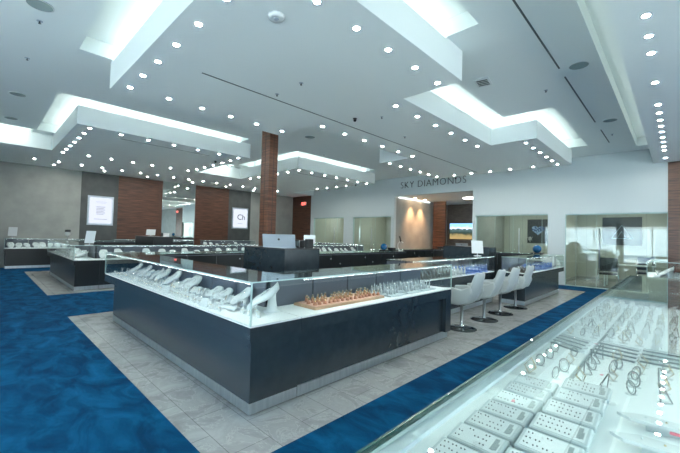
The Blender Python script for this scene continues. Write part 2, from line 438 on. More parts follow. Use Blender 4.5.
# glazed fronts
def glaze(n, x0, x1, ztop, doors, handle_x, hz):
    w = empty('window_%d' % n); w['kind'] = 'structure'
    y = YB+.07
    edges = [x0]+doors+[x1]
    for a, b in zip(edges[:-1], edges[1:]):
        MB().box(a+.006, b-.006, y, y+.012, .02, ztop-.02).build('pane', GLASSW, w)
    f = MB().box(x0, x1, y-.02, y+.03, 0, .03).box(x0, x1, y-.02, y+.03, ztop-.04, ztop)
    f.box(x0, x0+.02, y-.02, y+.03, 0, ztop).box(x1-.02, x1, y-.02, y+.03, 0, ztop)
    f.build('frame', GEDGEL, w)
    for d in doors: MB().box(d-.004, d+.004, y-.001, y+.013, .02, ztop-.02).build('glass_joint', GEDGEL, w)
    if handle_x: MB().tube([(handle_x, y-.05, hz[0]), (handle_x, y-.05, hz[1])], .018, 10).tube([(handle_x,y-.05,hz[0]+.15),(handle_x,y,hz[0]+.15)],.008,6).tube([(handle_x,y-.05,hz[1]-.15),(handle_x,y,hz[1]-.15)],.008,6).build('handle', STEEL, w)
    return w
glaze(1, -15.35, -12.9, 2.47, [-14.4, -13.45], -13.62, (.95, 1.9))
glaze(2, -12.25, -9.8, 2.46, [-11.75, -10.8], -11.0, (.95, 1.9))
glaze(3, -5.72, -3.2, 2.40, [-5.0, -4.35, -3.4], -4.13, (.9, 1.9))
glaze(4, -2.7, -.19, 2.38, [-2.4, -1.85], -1.77, (.6, 1.9))

# pictures, screens, sign
def text_mesh(name, body, mat, size, loc, rot, ext=.01, align='CENTER', sp=1., parent=None, off=0.):
    c = bpy.data.curves.new(name, 'FONT'); c.body = body; c.size = size; c.extrude = ext; c.offset = off; c.align_x = align; c.space_character = sp; c.resolution_u = 3
    t = bpy.data.objects.new(name, c); COL.objects.link(t)
    bpy.context.view_layer.update()
    me = bpy.data.meshes.new_from_object(t.evaluated_get(bpy.context.evaluated_depsgraph_get()))
    COL.objects.unlink(t); bpy.data.objects.remove(t)
    me.materials.clear(); me.materials.append(mat)
    o = bpy.data.objects.new(name, me); COL.objects.link(o); o.location = loc; o.rotation_euler = rot
    if parent: o.parent = parent
    return o
def letters(t, parent, name='letter'):
    me = t.data; bm = bmesh.new(); bm.from_mesh(me); bmesh.ops.remove_doubles(bm, verts=bm.verts, dist=1e-5)
    left = set(bm.verts)
    while left:
        st_ = [left.pop()]; isl = set(st_)
        while st_:
            v = st_.pop()
            for e in v.link_edges:
                o_ = e.other_vert(v)
                if o_ in left: left.discard(o_); isl.add(o_); st_.append(o_)
        idx = {v: i for i, v in enumerate(isl)}
        fs = [tuple(idx[v] for v in f_.verts) for f_ in bm.faces if f_.verts[0] in isl]
        b_ = MB(); b_.add([tuple(v.co) for v in idx], fs)
        o_ = b_.build(name, me.materials[0], parent); o_.location = t.location; o_.rotation_euler = t.rotation_euler; o_.scale = t.scale
    bm.free(); bpy.data.objects.remove(t)
s = empty('wall_sign', (-7.7, YB, 3.735))
t_ = text_mesh('word', 'SKY DIAMONDS', INK, .43, (0, -.012, 0), (PI/2, 0, 0), .010, sp=1.1, off=-.010)
t_.scale = (3.14/max(t_.dimensions.x, .1), 1, 1)
letters(t_, s)
tag(s, 'black lettering reading SKY DIAMONDS on the white wall above the corridor', 'sign')

def lightbox(y0, y1, z0, z1, label, lines, logo):
    r = empty('wall_screen', (XL, (y0+y1)/2, z0))
    x = 0.015
    hy = (y1-y0)/2; hz = z1-z0
    MB().box(x, x+.05, -hy, hy, 0, hz).build('frame', SILV, r)
    MB().box(x+.05, x+.056, -hy+.06, hy-.06, .07, hz-.07).build('panel', SCRW, r)
    for (a, b, c, d) in lines: MB().box(x+.056, x+.058, -hy+a*(2*hy), -hy+b*(2*hy), c*hz, d*hz).build('text_line', pbr('grey_print', (.06, .07, .12), .5) if 'grey_print' not in MATS else MATS['grey_print'], r)
    tag(r, label, 'screen'); return r
lightbox(3.02, 3.93, 1.64, 2.85, 'white lit poster screen with lines of text on the left dark grey panel', [(.3,.72,.80,.805),(.34,.68,.76,.765)]+[(.33, .67-.06*(i%2), .62-.05*i, .632-.05*i) for i in range(6)]+[(.25,.75,.2,.21)], 0)
r2 = lightbox(9.44, 10.4, 1.7, 2.85, 'white lit poster screen with a dark monogram between walnut and grey panels', [(.35,.65,.25,.26)], 1)
text_mesh('monogram', 'Ch', INK, .42, (.075, -.2, .5), (PI/2, 0, PI/2), .002, 'LEFT', parent=r2)

# exit sign on walnut panel
ex = empty('exit_sign', (-16.2, YB-.02, 3.24))
MB().box(-.2, .2, -.05, 0, 0, .2).build('housing', WHITEP, ex)
t_ = text_mesh('word', 'EXIT', emit('exit_red', (1, .05, .03), 3), .2, (0, -.053, .03), (PI/2, 0, 0), .003); t_.scale = (.95, 1, 1)
letters(t_, ex)
tag(ex, 'red and white EXIT sign on the walnut panel in the far left corner', 'sign')
e2 = dup(ex, (1.0, YB-.02, 3.34), 0, 'red EXIT sign on the walnut panel seen in the left wall mirror')
# TV in corridor
tv = empty('television', (-8.75, 18.898, 1.42))
def tvmat():
    m, nt, out = newmat('landscape_picture')
    e = nt.nodes.new('ShaderNodeEmission'); nt.links.new(e.outputs[0], out.inputs[0]); e.inputs[1].default_value = .9
    tc = nt.nodes.new('ShaderNodeTexCoord'); sp = nt.nodes.new('ShaderNodeSeparateXYZ'); nt.links.new(tc.outputs['Generated'], sp.inputs[0])
    n = nt.nodes.new('ShaderNodeTexNoise'); n.inputs['Scale'].default_value = 5; nt.links.new(tc.outputs['Generated'], n.inputs['Vector'])
    a = nt.nodes.new('ShaderNodeMath'); a.operation = 'MULTIPLY_ADD'; a.inputs[1].default_value = .35; nt.links.new(n.outputs['Fac'], a.inputs[0]); nt.links.new(sp.outputs['Z'], a.inputs[2])
    r = nt.nodes.new('ShaderNodeValToRGB'); el = r.color_ramp.elements
    el[0].position = .3; el[0].color = (.22, .16, .07, 1); el[1].position = 1.1; el[1].color = (.18, .38, .75, 1)
    for p, c in ((.42, (.16, .13, .06)), (.50, (.05, .05, .03)), (.58, (.02, .035, .03)), (.80, (.05, .08, .08)), (.84, (.5, .62, .85))):
        q = el.new(p); q.color = (*c, 1)
    nt.links.new(a.outputs[0], r.inputs[0]); nt.links.new(r.outputs[0], e.inputs[0]); return m
MB().box(-.7, .75, -.06, 0, 0, .95).build('bezel', BLACKP, tv)
MB().box(-.67, .72, -.064, -.06, .03, .92).build('screen', tvmat(), tv)
tag(tv, 'wall television showing a landscape with blue sky and trees', 'television')
# framed artworks in the glass rooms
def gem(mb, cx, cz, s, y):
    P = lambda a, b: (cx+a*s, y, cz+b*s)
    return P
a1 = empty('framed_picture', (-4.2, YR, 1.36))
MB().box(-.54, .60, -.04, 0, 0, 1.03).build('canvas', pbr('black_canvas', (.012, .015, .018), .4), a1)
hm = []
for k in range(40):
    t = 2*PI*k/40; hm.append((.25*math.sin(t)**3*1.0-.12, .57+.018*(13*math.cos(t)-5*math.cos(2*t)-2*math.cos(3*t)-math.cos(4*t))*.8))
hb = MB(); hb.add([(-.12, -.06, .59)]+[(p[0], -.043, p[1]) for p in hm], [(0, 1+k, 1+(k+1) % 40) for k in range(40)])
hb.build('heart_diamond', pbr('pale_blue_facets', (.35, .50, .72), .2, var=(14, (.05, .10, .25)), vmix=.05), a1)
MB().tube([(-.5,-.045,.12),(-.43,-.045,.26),(-.36,-.045,.12)], .012, 6).tube([(-.43,-.045,.28),(-.43,-.045,.05)], .012, 6).tube([(-.52,-.045,.27),(-.43,-.045,.08),(-.34,-.045,.27)], .01, 6).build('white_mark', WHITEP, a1)
tag(a1, 'black picture with a heart shaped diamond hanging in a glass room', 'picture')
a2 = empty('framed_picture', (-1.50, YR, 1.38))
MB().box(-.58, .58, -.04, 0, 0, 1.05).build('canvas', MATS['black_canvas'], a2)
tr = MB()
for p in ([(-.30,.25),(0,.75),(.30,.25)], [(-.14,.25),(0,.52),(.14,.25)]):
    q = [(a, -.05, b) for a, b in p]; tr.tube(q+[q[0]], .012, 6)
tr.tube([(-.3,-.05,.25),(.3,-.05,.25)], .012, 6).build('triangle_logo', pbr('pale_blue_line', (.5, .62, .75), .4), a2)
tag(a2, 'dark picture with a pale triangle logo above the desk', 'picture')

# ------------------------------------------------------------------ columns
def column(x0, x1, y0, y1, label):
    r = empty('column', ((x0+x1)/2, (y0+y1)/2, 0)); hx, hy = (x1-x0)/2, (y1-y0)/2
    MB().box(-hx, hx, -hy, hy, .1, ZC).build('veneer_cladding', WOOD, r)
    MB().box(-hx-.01, hx+.01, -hy-.01, hy+.01, 0, .1).build('skirting', STEEL, r)
    MB().box(hx, hx+.004, -.006, .006, .1, ZC).box(-.006,.006,-hy-.004,-hy,.1,ZC).build('panel_joint', BLACKP, r)
    tag(r, label, 'column', kind=None)
column(-7.66, -7.30, 4.95, 5.20, 'square walnut clad column rising beside the service podium')

# ------------------------------------------------------------------ downlights and ceiling fittings
dl = empty('downlight')
MB().lathe([(.035,-.006),(.049,-.006),(.051,0),(.035,0),(.035,-.006)], n=20, cap=False).build('trim_ring', SILV, dl)
MB().cyl((0,0,-.004), .034, .003, 18).build('lamp', DLIGHT, dl)
tag(dl, 'x', 'light'); DL = Proto(dl)
def dls(pts, label, group):
    for x, y in pts: DL.put((x, y, ZS-.001), 0, label, group)
fr = lambda a, b, n: [a+(b-a)*i/(n-1) for i in range(n)]
dls([(x,1.63) for x in fr(-6.45,-2.6,7)], 'small round downlight in the front row of the central soffit', 'front row downlights of the central soffit')
dls([(-6.46,y) for y in (2.24,2.84,3.43,4.03,4.69)], 'small round downlight along the left edge of the central soffit', 'left edge downlights of the central soffit')
dls([(-2.6,y) for y in (2.27,2.87,3.47,4.09,4.72)], 'small round downlight along the right edge of the central soffit', 'right edge downlights of the central soffit')
dls([(-3.61,y) for y in (5.08,5.80,6.50,7.19,7.91,8.62)], 'round downlight along the right edge of the narrow soffit middle', 'right downlights of the soffit middle')
dls([(-5.49,y) for y in (5.05,5.75,6.45,7.17,7.88,8.59)], 'round downlight along the left edge of the narrow soffit middle', 'left downlights of the soffit middle')
dls([(-6.56,y) for y in (8.98,9.58,10.17,10.79,11.4,12.0)], 'round downlight along the left edge of the rear soffit block', 'left downlights of the rear soffit block')
dls([(-2.61,y) for y in (9.03,9.63,10.24,10.87,11.47,12.11)], 'round downlight along the right edge of the rear soffit block', 'right downlights of the rear soffit block')
dls([(x,12.08) for x in (-5.91,-5.26,-4.6,-3.96,-3.27)], 'round downlight in the row nearest the black wall lettering', 'downlights before the wall lettering')
dls([(x,1.69) for x in fr(-13.57,-9.8,7)], 'round downlight in the front row of the left soffit', 'front row downlights of the left soffit')
dls([(-9.82,y) for y in (2.33,2.95,3.58,4.24,4.88,5.52)], 'round downlight along the right edge of the left soffit', 'right edge downlights of the left soffit')
dls([(x,5.56) for x in (-10.4,-10.95,-11.6,-12.25,-12.9)], 'round downlight in the back row of the left soffit', 'back row downlights of the left soffit')
dls([(-13.47,y) for y in (2.33,2.95,3.58,4.2,4.82,5.47)], 'round downlight along the left side of the left soffit', 'left side downlights of the left soffit')
dls([(-15.65,y) for y in (1.2,1.85,2.5,3.15,3.8,4.45,5.1,5.75,6.4,7.05,7.7,8.4,9.1,9.8,10.5,11.2)], 'round downlight in the perimeter soffit in front of the left wall', 'perimeter downlights before the left wall')
dls([(-16.45,y) for y in (1.81,3.38,4.95,6.9,8.6,10.2)], 'round downlight close to the left wall', 'downlights close to the left wall')
dls([(-9.87,y) for y in (7.98,8.6,9.27,9.92,10.56,11.2,11.81)], 'round downlight along the right edge of the far left soffit', 'right edge downlights of the far left soffit')
dls([(x,7.96) for x in (-10.5,-11.15,-11.8,-12.45,-13.1)]+[(x,11.81) for x in (-10.5,-11.1,-11.75,-12.4,-13.1)], 'round downlight across the far left soffit', 'cross row downlights of the far left soffit')
dls([(-.23,y) for y in (4.68,5.17,5.66,6.74,7.85,8.36,8.86,9.33,9.81,10.33,10.81,11.31,11.76,12.84)], 'round downlight in the single row above the right display case', 'downlights above the right display case')
dls([(x,y) for x in (2.2,4.6) for y in (2,4,6,8,10)], 'round downlight over the right part of the shop, seen only in mirrors', 'right part downlights')

def vent(x, y0, y1, z, label):
    o = MB().box(x-.012, x+.012, y0, y1, z-.004, z+.002).build('slot_diffuser', VENTM); tag(o, label, 'vent')
vent(-5.03, 2.19, 12.0, ZS, 'long thin air slot along the underside of the central soffit')
vent(-1.37, 3.6, 6.42, ZC, 'near black air slot in the right ceiling strip')
vent(-1.37, 6.8, 9.85, ZC, 'second black air slot in the right ceiling strip, beyond the first speaker')
vent(-1.36, 10.6, 12.1, ZC, 'farthest short black air slot in the right ceiling strip')
vent(-10.28, 2.43, 4.8, ZS, 'thin air slot in the left soffit underside')
vent(-10.35, 8.3, 11.5, ZS, 'thin air slot in the far left soffit underside')
def spk(x, y, z, r, label):
    c = empty('ceiling_speaker', (x, y, z))
    MB().cyl((0,0,-.006), r, .006, 28).build('grille', TEAL, c)
    MB().lathe([(r,-.008),(r+.012,-.008),(r+.012,0),(r,0),(r,-.008)], n=28, cap=False).build('rim', WHITEP, c)
    tag(c, label, 'speaker')
spk(-1.12, 6.5, ZC, .13, 'round teal grey ceiling speaker between the first two right air slots')
spk(-1.10, 9.9, ZC, .13, 'round ceiling speaker beside the end of the second right air slot')
spk(-5.75, .42, ZC, .13, 'large round ceiling speaker at the top left corner of the photo')
spk(-9.95, .45, ZC, .13, 'dark round ceiling speaker at the far left, nearer of two')
spk(-12.26, .45, ZC, .13, 'dark round ceiling speaker at the far left, farther of two')
spk(-7.53, 6.45, ZC, .14, 'round ceiling speaker just beyond the walnut column')
def sprinkler(x, y, z, label, r=.035):
    c = empty('sprinkler', (x, y, z))
    MB().lathe([(r,-.004),(r,0)], n=14).build('escutcheon', SILV, c)
    MB().lathe([(.008,-.03),(.008,-.004)], n=8).lathe([(.018,-.034),(.018,-.03)], n=10).build('deflector', VENTM, c)
    tag(c, label, 'sprinkler')
sprinkler(-7.71, .44, ZC, 'sprinkler in the upper left ceiling between two speakers')
sprinkler(-6.2, .46, ZC, 'sprinkler beside the top left ceiling speaker')
sprinkler(-4.18, 3.37, ZS, 'sprinkler in the middle of the central soffit')
sprinkler(-4.82, 3.38, ZS, 'sprinkler close to the long air slot of the central soffit')
sprinkler(-4.55, 6.79, ZS, 'sprinkler in the narrow middle of the central soffit')
sprinkler(-4.15, 5.38, ZS, 'sprinkler left of the black ceiling camera', .03)
sprinkler(-8.8, 8.2, ZC, 'sprinkler on the ceiling beyond the walnut column')
sprinkler(-1.2, 11.2, ZC, 'sprinkler near the far end of the right ceiling strip')
sprinkler(-1.75, 7.2, ZC, 'sprinkler left of the right ceiling air slots')
# emergency unit (box with two heads) and smoke detector, camera
em = empty('ceiling_vent_unit', (-2.46, 6.08, ZC), .15)
MB().bbox(-.12, .12, -.16, .16, -.035, 0, .01).build('housing', WHITEP, em)
for k in range(4): MB().box(-.09, .09, -.12+.065*k, -.09+.065*k, -.04, -.034).build('grille_bar', VENTM, em)
tag(em, 'small rectangular grey unit with grille on the ceiling right of centre', 'alarm')
sd = empty('smoke_detector', (-3.1, 2.13, ZS))
MB().lathe([(.055,-.035),(.085,-.028),(.09,0)], n=26).build('body', WHITEP, sd)
MB().lathe([(.02,-.042),(.03,-.034)], n=16).build('sensor', SILV, sd)
tag(sd, 'round white smoke detector in the near part of the central soffit', 'detector')
cm_ = empty('security_camera', (-4.62, 5.12, ZS))
MB().lathe([(.03,-.02),(.045,0)], n=14).build('mount', BLACKP, cm_); MB().sphere((0,0,-.035), .032, 14).build('dome', BLACKP, cm_)
tag(cm_, 'small black ceiling camera under the central soffit', 'camera')
c2 = dup(cm_, (-6.1, 12.6, ZS), 0, 'small black ceiling camera near the wall lettering')
c3 = dup(cm_, (-10.9, 5.3, ZS), 0, 'small black ceiling camera on the left soffit')
c4 = dup(cm_, (-10.5, 12.6-.8, ZS), 0, 'small black ceiling camera on the far left soffit')

# ------------------------------------------------------------------ display cases
ZD, ZT = .72, 1.07
def case(x0, x1, y0, y1, front, label, ends=(), staff=None, doors=0, base_in=(0, 0), mat=None, recess=False, post=True, zd=ZD, panels=0, deckmat=None, led=True, doorx=None, knobs=True, back_end=None):
    """front: customer side, one of -x +x -y +y; staff side opposite; ends: sides with an end glass"""
    mat = mat or SLATE
    r = empty('display_case', ((x0+x1)/2, (y0+y1)/2, 0)); cx, cy = r.location.x, r.location.y
    X0, X1, Y0, Y1 = x0-cx, x1-cx, y0-cy, y1-cy
    alongx = front in ('-y', '+y')
    if alongx: bx0, bx1, by0, by1 = X0+base_in[0], X1-base_in[1], Y0, Y1
    else: bx0, bx1, by0, by1 = X0, X1, Y0+base_in[0], Y1-base_in[1]
    i = .035
    fx0, fx1, fy0, fy1 = bx0, bx1, by0, by1
    if front == '-y': fy0 += i
    if front == '+y': fy1 -= i
    if front == '-x': fx0 += i
    if front == '+x': fx1 -= i
    for e in ends:
        if e == '-x': fx0 += i
        if e == '+x': fx1 -= i
        if e == '-y': fy0 += i
        if e == '+y': fy1 -= i
    MB().box(fx0, fx1-(.02 if recess else 0), fy0, fy1-(.12 if recess else 0), .10, zd-.13).build('cabinet', mat, r)
    if recess: MB().box(fx0, X1-.002, fy1-.12, Y1-.002, .10, zd-.13).build('end_leg', mat, r)
    MB().box(fx0+.004, fx1-.004, fy0+.004, fy1-.004, 0.009, .10).build('plinth', STEEL, r)
    MB().box(X0, X1, Y0, Y1, zd-.13, zd-.012).build('apron', mat, r)
    MB().box(X0+.004, X1-.004, Y0+.004, Y1-.004, zd-.012, zd).build('deck', deckmat or DECK, r)
    g = .010
    MB().box(X0, X1, Y0, Y1, ZT-.010, ZT).build('glass_top', GLASST, r)
    ed = MB()
    sides = {'-x': (X0, X0+g, Y0, Y1), '+x': (X1-g, X1, Y0, Y1), '-y': (X0, X1, Y0, Y0+g), '+y': (X0, X1, Y1-g, Y1)}
    for sd_ in (front,)+tuple(ends):
        a = sides[sd_]
        MB().box(*a, zd, ZT-.011).build('front_glass' if sd_ == front else 'end_glass', GLASS, r)
        # polished edge of the top sheet on that side
        if sd_ == '-x': ed.box(X0-.002, X0, Y0, Y1, ZT-.010, ZT)
        if sd_ == '+x': ed.box(X1, X1+.002, Y0, Y1, ZT-.010, ZT)
        if sd_ == '-y': ed.box(X0, X1, Y0-.002, Y0, ZT-.010, ZT)
        if sd_ == '+y': ed.box(X0, X1, Y1, Y1+.002, ZT-.010, ZT)
    ed.build('glass_edge', GEDGEL, r)
    # corner glass joints
    cj = MB()
    S = (front,)+tuple(ends)
    for sx in ('-x', '+x'):
        for sy in ('-y', '+y'):
            if sx in S and sy in S:
                px_ = X0 if sx == '-x' else X1; py_ = Y0 if sy == '-y' else Y1
                cj.box(px_-(.002 if sx == '-x' else -.002), px_+(.008 if sx == '-x' else -.008), py_-(.002 if sy == '-y' else -.002), py_+(.008 if sy == '-y' else -.008), zd, ZT-.01)
    if cj.v: cj.build('glass_joint', GEDGEL, r)
    # LED rail under the front edge of the top glass
    w = .012
    rail = {'-x': (X0+.012, X0+.012+w, Y0+.03, Y1-.03), '+x': (X1-.012-w, X1-.012, Y0+.03, Y1-.03), '-y': (X0+.03, X1-.03, Y0+.012, Y0+.012+w), '+y': (X0+.03, X1-.03, Y1-.012-w, Y1-.012)}[front]
    if led:
        MB().box(*rail, ZT-.022, ZT-.011).build('light_rail', TRAYG, r)
        (lambda a, z: MB().add([(a[0]+.001,a[2],z),(a[0]+.001,a[3],z),(a[1]-.001,a[3],z),(a[1]-.001,a[2],z)], [(0,1,2,3)]).build('light_strip', LED, r, fixn=False))(rail, ZT-.0225)
    # staff side: back panel and doors
    opp = {'-x': '+x', '+x': '-x', '-y': '+y', '+y': '-y'}[front]
    t = .018
    bp = {'-x': (X0, X0+t, Y0+.012, Y1-.012), '+x': (X1-t, X1, Y0+.012, Y1-.012), '-y': (X0+.012, X1-.012, Y0, Y0+t), '+y': (X0+.012, X1-.012, Y1-t, Y1)}
    if back_end is not None: bp[opp] = (bp[opp][0], back_end-cx, bp[opp][2], bp[opp][3])
    bp = bp[opp]
    n = panels or max(1, round((x1-x0 if alongx else y1-y0)/.62))
    for k in range(n):
        if alongx:
            a = bp[0]+(bp[1]-bp[0])*k/n; b = bp[0]+(bp[1]-bp[0])*(k+1)/n
            MB().box(a+.012, b-.012, bp[2], bp[3], zd, ZT-.035).build('back_door', BPANEL, r)
        else:
            a = bp[2]+(bp[3]-bp[2])*k/n; b = bp[2]+(bp[3]-bp[2])*(k+1)/n
            MB().box(bp[0], bp[1], a+.012, b-.012, zd, ZT-.035).build('back_door', BPANEL, r)
    MB().box(bp[0], bp[1], bp[2], bp[3], ZT-.035, ZT-.011).build('back_rail', BLACK, r)
    if doors:
        L0, L1 = (Y0+.02, Y1-.02) if not alongx else (X0+.02, X1-.02)
        for k in range(doors):
            a = L0+(L1-L0)*k/doors; b = L0+(L1-L0)*(k+1)/doors
            if opp == '+x': d = MB().box(X1, X1+.018, a+.008, b-.008, .12, ZT-.05); kn = (X1+.018, b-.06, ZT-.13)
            elif opp == '-x': d = MB().box(X0-.018, X0, a+.008, b-.008, .12, ZT-.05); kn = (X0-.030, b-.06, ZT-.13)
            elif opp == '+y': d = MB().box(a+.008, b-.008, Y1, Y1+.018, .12, ZT-.05); kn = (b-.06, Y1+.018, ZT-.13)
            else: d = MB().box(a+.008, b-.008, Y0-.018, Y0, .12, ZT-.05); kn = (b-.06, Y0-.030, ZT-.13)
            dd = d.build('cabinet_door', BLACK, r)
            if k % 2: kn = (kn[0], kn[1]-.5*(b-a) if opp in ('+x','-x') else kn[1], kn[2]-.12)
            MB().sphere(kn, .019, 10).build('lock_knob', CHROME, dd)
    tag(r, label, 'display case')
    return r
# main ring
case(-6.95, -2.4, 1.5, 2.02, '-y', 'long slate case full of white necklace stands, left face of the main island', ends=('-x', '+x'), base_in=(.42, 0), back_end=-2.95)
case(-2.93, -2.4, 2.022, 4.88, '+x', 'slate case with the tan ring tray, right face of the main island', ends=('+y',), recess=True)
case(-3.62, -3.08, 4.90, 8.42, '+x', 'middle case behind the white stools holding taupe and blue displays', ends=())
case(-2.94, -2.4, 8.45, 12.0, '+x', 'rear case beyond the stools with blue displays, nearest the glass room', ends=('-y', '+y'), base_in=(0, .42))
case(-6.33, -2.97, 11.45, 12.0, '+y', 'back run of the main island parallel to the lettered wall', doors=6)
case(-6.9, -6.35, 2.045, 4.85, '-x', 'left wing of the main island with black lockable doors facing inward', doors=5)
case(-6.1, -5.52, 4.87, 8.45, '-x', 'middle left case with black doors and chrome knobs facing inward', doors=6)
case(-6.9, -6.36, 8.47, 12.0, '-x', 'far left case of the main island near the corridor', doors=6)
# second island
case(-14.6, -10.1, 1.55, 2.07, '-y', 'dark front case of the left island facing the carpet', ends=('-x', '+x'), base_in=(.42, 0), mat=BLACK, back_end=-10.63)
case(-10.62, -10.1, 2.072, 5.75, '+x', 'dark right hand case of the left island across the aisle from the main island', ends=('+y',), mat=BLACK)
case(-11.3, -10.75, 5.8, 7.65, '+x', 'short set back case of the left island', mat=BLACK)
case(-10.62, -10.1, 7.7, 12.0, '+x', 'far right hand case of the left island towards the exit corner', ends=('-y', '+y'), mat=BLACK)
case(-14.6, -14.05, 2.1, 5.75, '-x', 'left hand case of the left island with inward facing doors', doors=5, mat=BLACK)
# wall cases
case(-17.25, -16.75, .62, 3.2, '+x', 'black case against the left wall at the left edge of the photo', ends=('-y', '+y'), mat=BLACK, panels=4)
case(-17.25, -16.75, 3.9, 7.2, '+x', 'black case against the left wall under the first walnut panel', ends=('-y', '+y'), mat=BLACK, panels=4)
case(-17.2, -16.75, 7.7, 10.6, '+x', 'black case against the left wall under the second walnut panel', ends=('-y', '+y'), mat=BLACK, panels=4)
case(-14.6, -11.2, 12.85, 13.3, '-y', 'low case before the glass room next to the exit panel', ends=('-x', '+x'), mat=BLACK, panels=5)
# far right case
case(-.48, .2, 10.2, 12.3, '-x', 'distant white decked case at the right edge before the glass wall', ends=('-y',), panels=3)

# near right case, sloping front glass
nc = empty('display_case', (-.2, 2.7, 0))
nx0, nxt, nx1, ny0, ny1 = -.74+.2, -.40+.2, .35+.2, -2.7+.1, 5.45-2.7
MB().box(nx0+.06, nx1, ny0, ny1-.05, .1, .59).build('cabinet', SLATE, nc)
MB().box(nx0+.065, nx1, ny0, ny1-.055, .009, .1).build('plinth', STEEL, nc)
MB().box(nx0, nx1, ny0, ny1, .59, .708).build('apron', SLATE, nc)
for a, b in ((nx0+.004, -.41+.2-.012), (-.41+.2+.012, nx1)): MB().box(a, b, ny0, ny1-.004, .708, .72).build('deck', DECK, nc)
MB().box(-.41+.2-.010, -.41+.2+.010, ny0, ny1-.004, .706, .712).build('deck_joint', GROOVE, nc)
for a, b in ((ny0, 1.12), (1.125, ny1)): MB().box(nxt, nx1, a, b, ZT-.01, ZT).build('glass_top', GLASST, nc)
MB().box(nxt-.006, nxt, ny0, ny1, ZT-.011, ZT+.001).build('glass_edge', GEDGE, nc)
MB().slab([[(nx0+.01, ny0, .722), (nx0+.01, ny1, .722)], [(nxt-.004, ny0, ZT-.012), (nxt-.004, ny1, ZT-.012)]], (.008, 0, 0)).build('front_glass', GLASS, nc)
MB().slab([[(nx0+.01, ny1, .722), (nx1, ny1, .722)], [(nxt, ny1, ZT-.012), (nx1, ny1, ZT-.012)]], (0, .008, 0)).build('end_glass', GLASS, nc)
MB().tube([(nx0+.045, ny0, .745), (nx0+.045, ny1-.05, .745)], .024, 12).build('light_rail', pbr('white_rail', (.42, .50, .49), .3), nc)
MB().box(nxt+.008, nxt+.034, ny0, ny1-.05, ZT-.022, ZT-.012).build('light_bar', SILV, nc)
MB().add([(nxt+.014,ny0,ZT-.0236),(nxt+.014,ny1-.05,ZT-.0236),(nxt+.026,ny1-.05,ZT-.0236),(nxt+.026,ny0,ZT-.0236)], [(0,1,2,3)]).build('light_strip', NLED, nc, fixn=False)
MB().box(nx1-.06, nx1-.03, ny0, ny1-.05, ZT-.03, ZT-.012).build('light_bar', emit('near_led_wide', (.94, 1, .98), 9.), nc)
tag(nc, 'long glass topped case filling the lower right corner of the photo', 'display case')

# ------------------------------------------------------------------ podiums
def podium(x0, x1, y0, y1, z, label, mat=BLACK):
    r = empty('service_podium', ((x0+x1)/2, (y0+y1)/2, 0)); hx, hy = (x1-x0)/2, (y1-y0)/2
    MB().box(-hx, hx, -hy, hy, .1, z-.02).build('body', mat, r)
    MB().box(-hx+.02, hx-.02, -hy+.02, hy-.02, 0, .1).build('plinth', STEEL, r)
    MB().box(-hx, hx, -hy, hy, z-.02, z).build('counter_top', BLACK, r)
    tag(r, label, 'podium')
podium(-5.05, -3.97, 3.0, 3.66, 1.25, 'tall black podium with laptop inside the main island', SLATE)
podium(-4.95, -3.62, 9.5, 10.0, 1.25, 'black podium near the corridor at the back of the main island', SLATE)
podium(-14.0, -12.1, 3.9, 4.5, 1.27, 'black podium inside the left island below the walnut panel')

def laptop(loc, rz, label, s=1.):
    r = empty('laptop', loc, rz)
    MB().bbox(-.17*s, .17*s, -.12*s, .12*s, 0, .014, .004).build('keyboard_base', SILV, r)
    M = Matrix.Rotation(math.radians(14), 3, 'X')
    m = MB().box(-.17*s, .17*s, -.004, .004, 0, .13*s)
    m.v = [tuple((M @ Vector(v))+Vector((0, -.12*s, .012))) for v in m.v]; m.build('lid', SILV, r)
    l = MB().lathe([(.018, 0), (.018, .002)], n=14, M=Matrix.Rotation(PI/2+math.radians(14), 3, 'X')); l.v = [(v[0], v[1]-.12*s-.005-.075*s*math.sin(math.radians(14)), v[2]+.075*s+.012) for v in l.v]
    l.build('round_mark', INK, r)
    tag(r, label, 'laptop')
    return r
laptop((-4.52, 3.36, 1.25), math.radians(38), 'silver laptop with open lid on the tall black podium', 1.5)
# terminal etc. on podium
pr = empty('receipt_printer', (-4.28, 3.50, 1.25))
MB().bbox(-.1, .1, -.07, .07, 0, .12, .01).build('body', BLACKP, pr); MB().box(-.08, .08, -.074, -.07, .03, .1).build('display', GROOVE, pr)
tag(pr, 'small black printer on the podium right of the laptop', 'printer')
bx = empty('desk_monitor', (-4.14, 3.60, 1.25), .7)
MB().bbox(-.07, .07, -.05, .05, 0, .012, .003).tube([(0,0,.01),(0,.01,.09)], .01, 8).build('stand', WHITEP, bx); MB().box(-.09, .09, -.012, 0, .07, .20).build('panel', WHITEP, bx)
tag(bx, 'small white tablet standing behind the black printer', 'tablet')
pb = MB().bbox(-4.08, -3.99, 3.45, 3.55, 1.25, 1.39, .006).build('pen_holder', BLACKP); tag(pb, 'black upright box at the right corner of the tall podium', 'box')

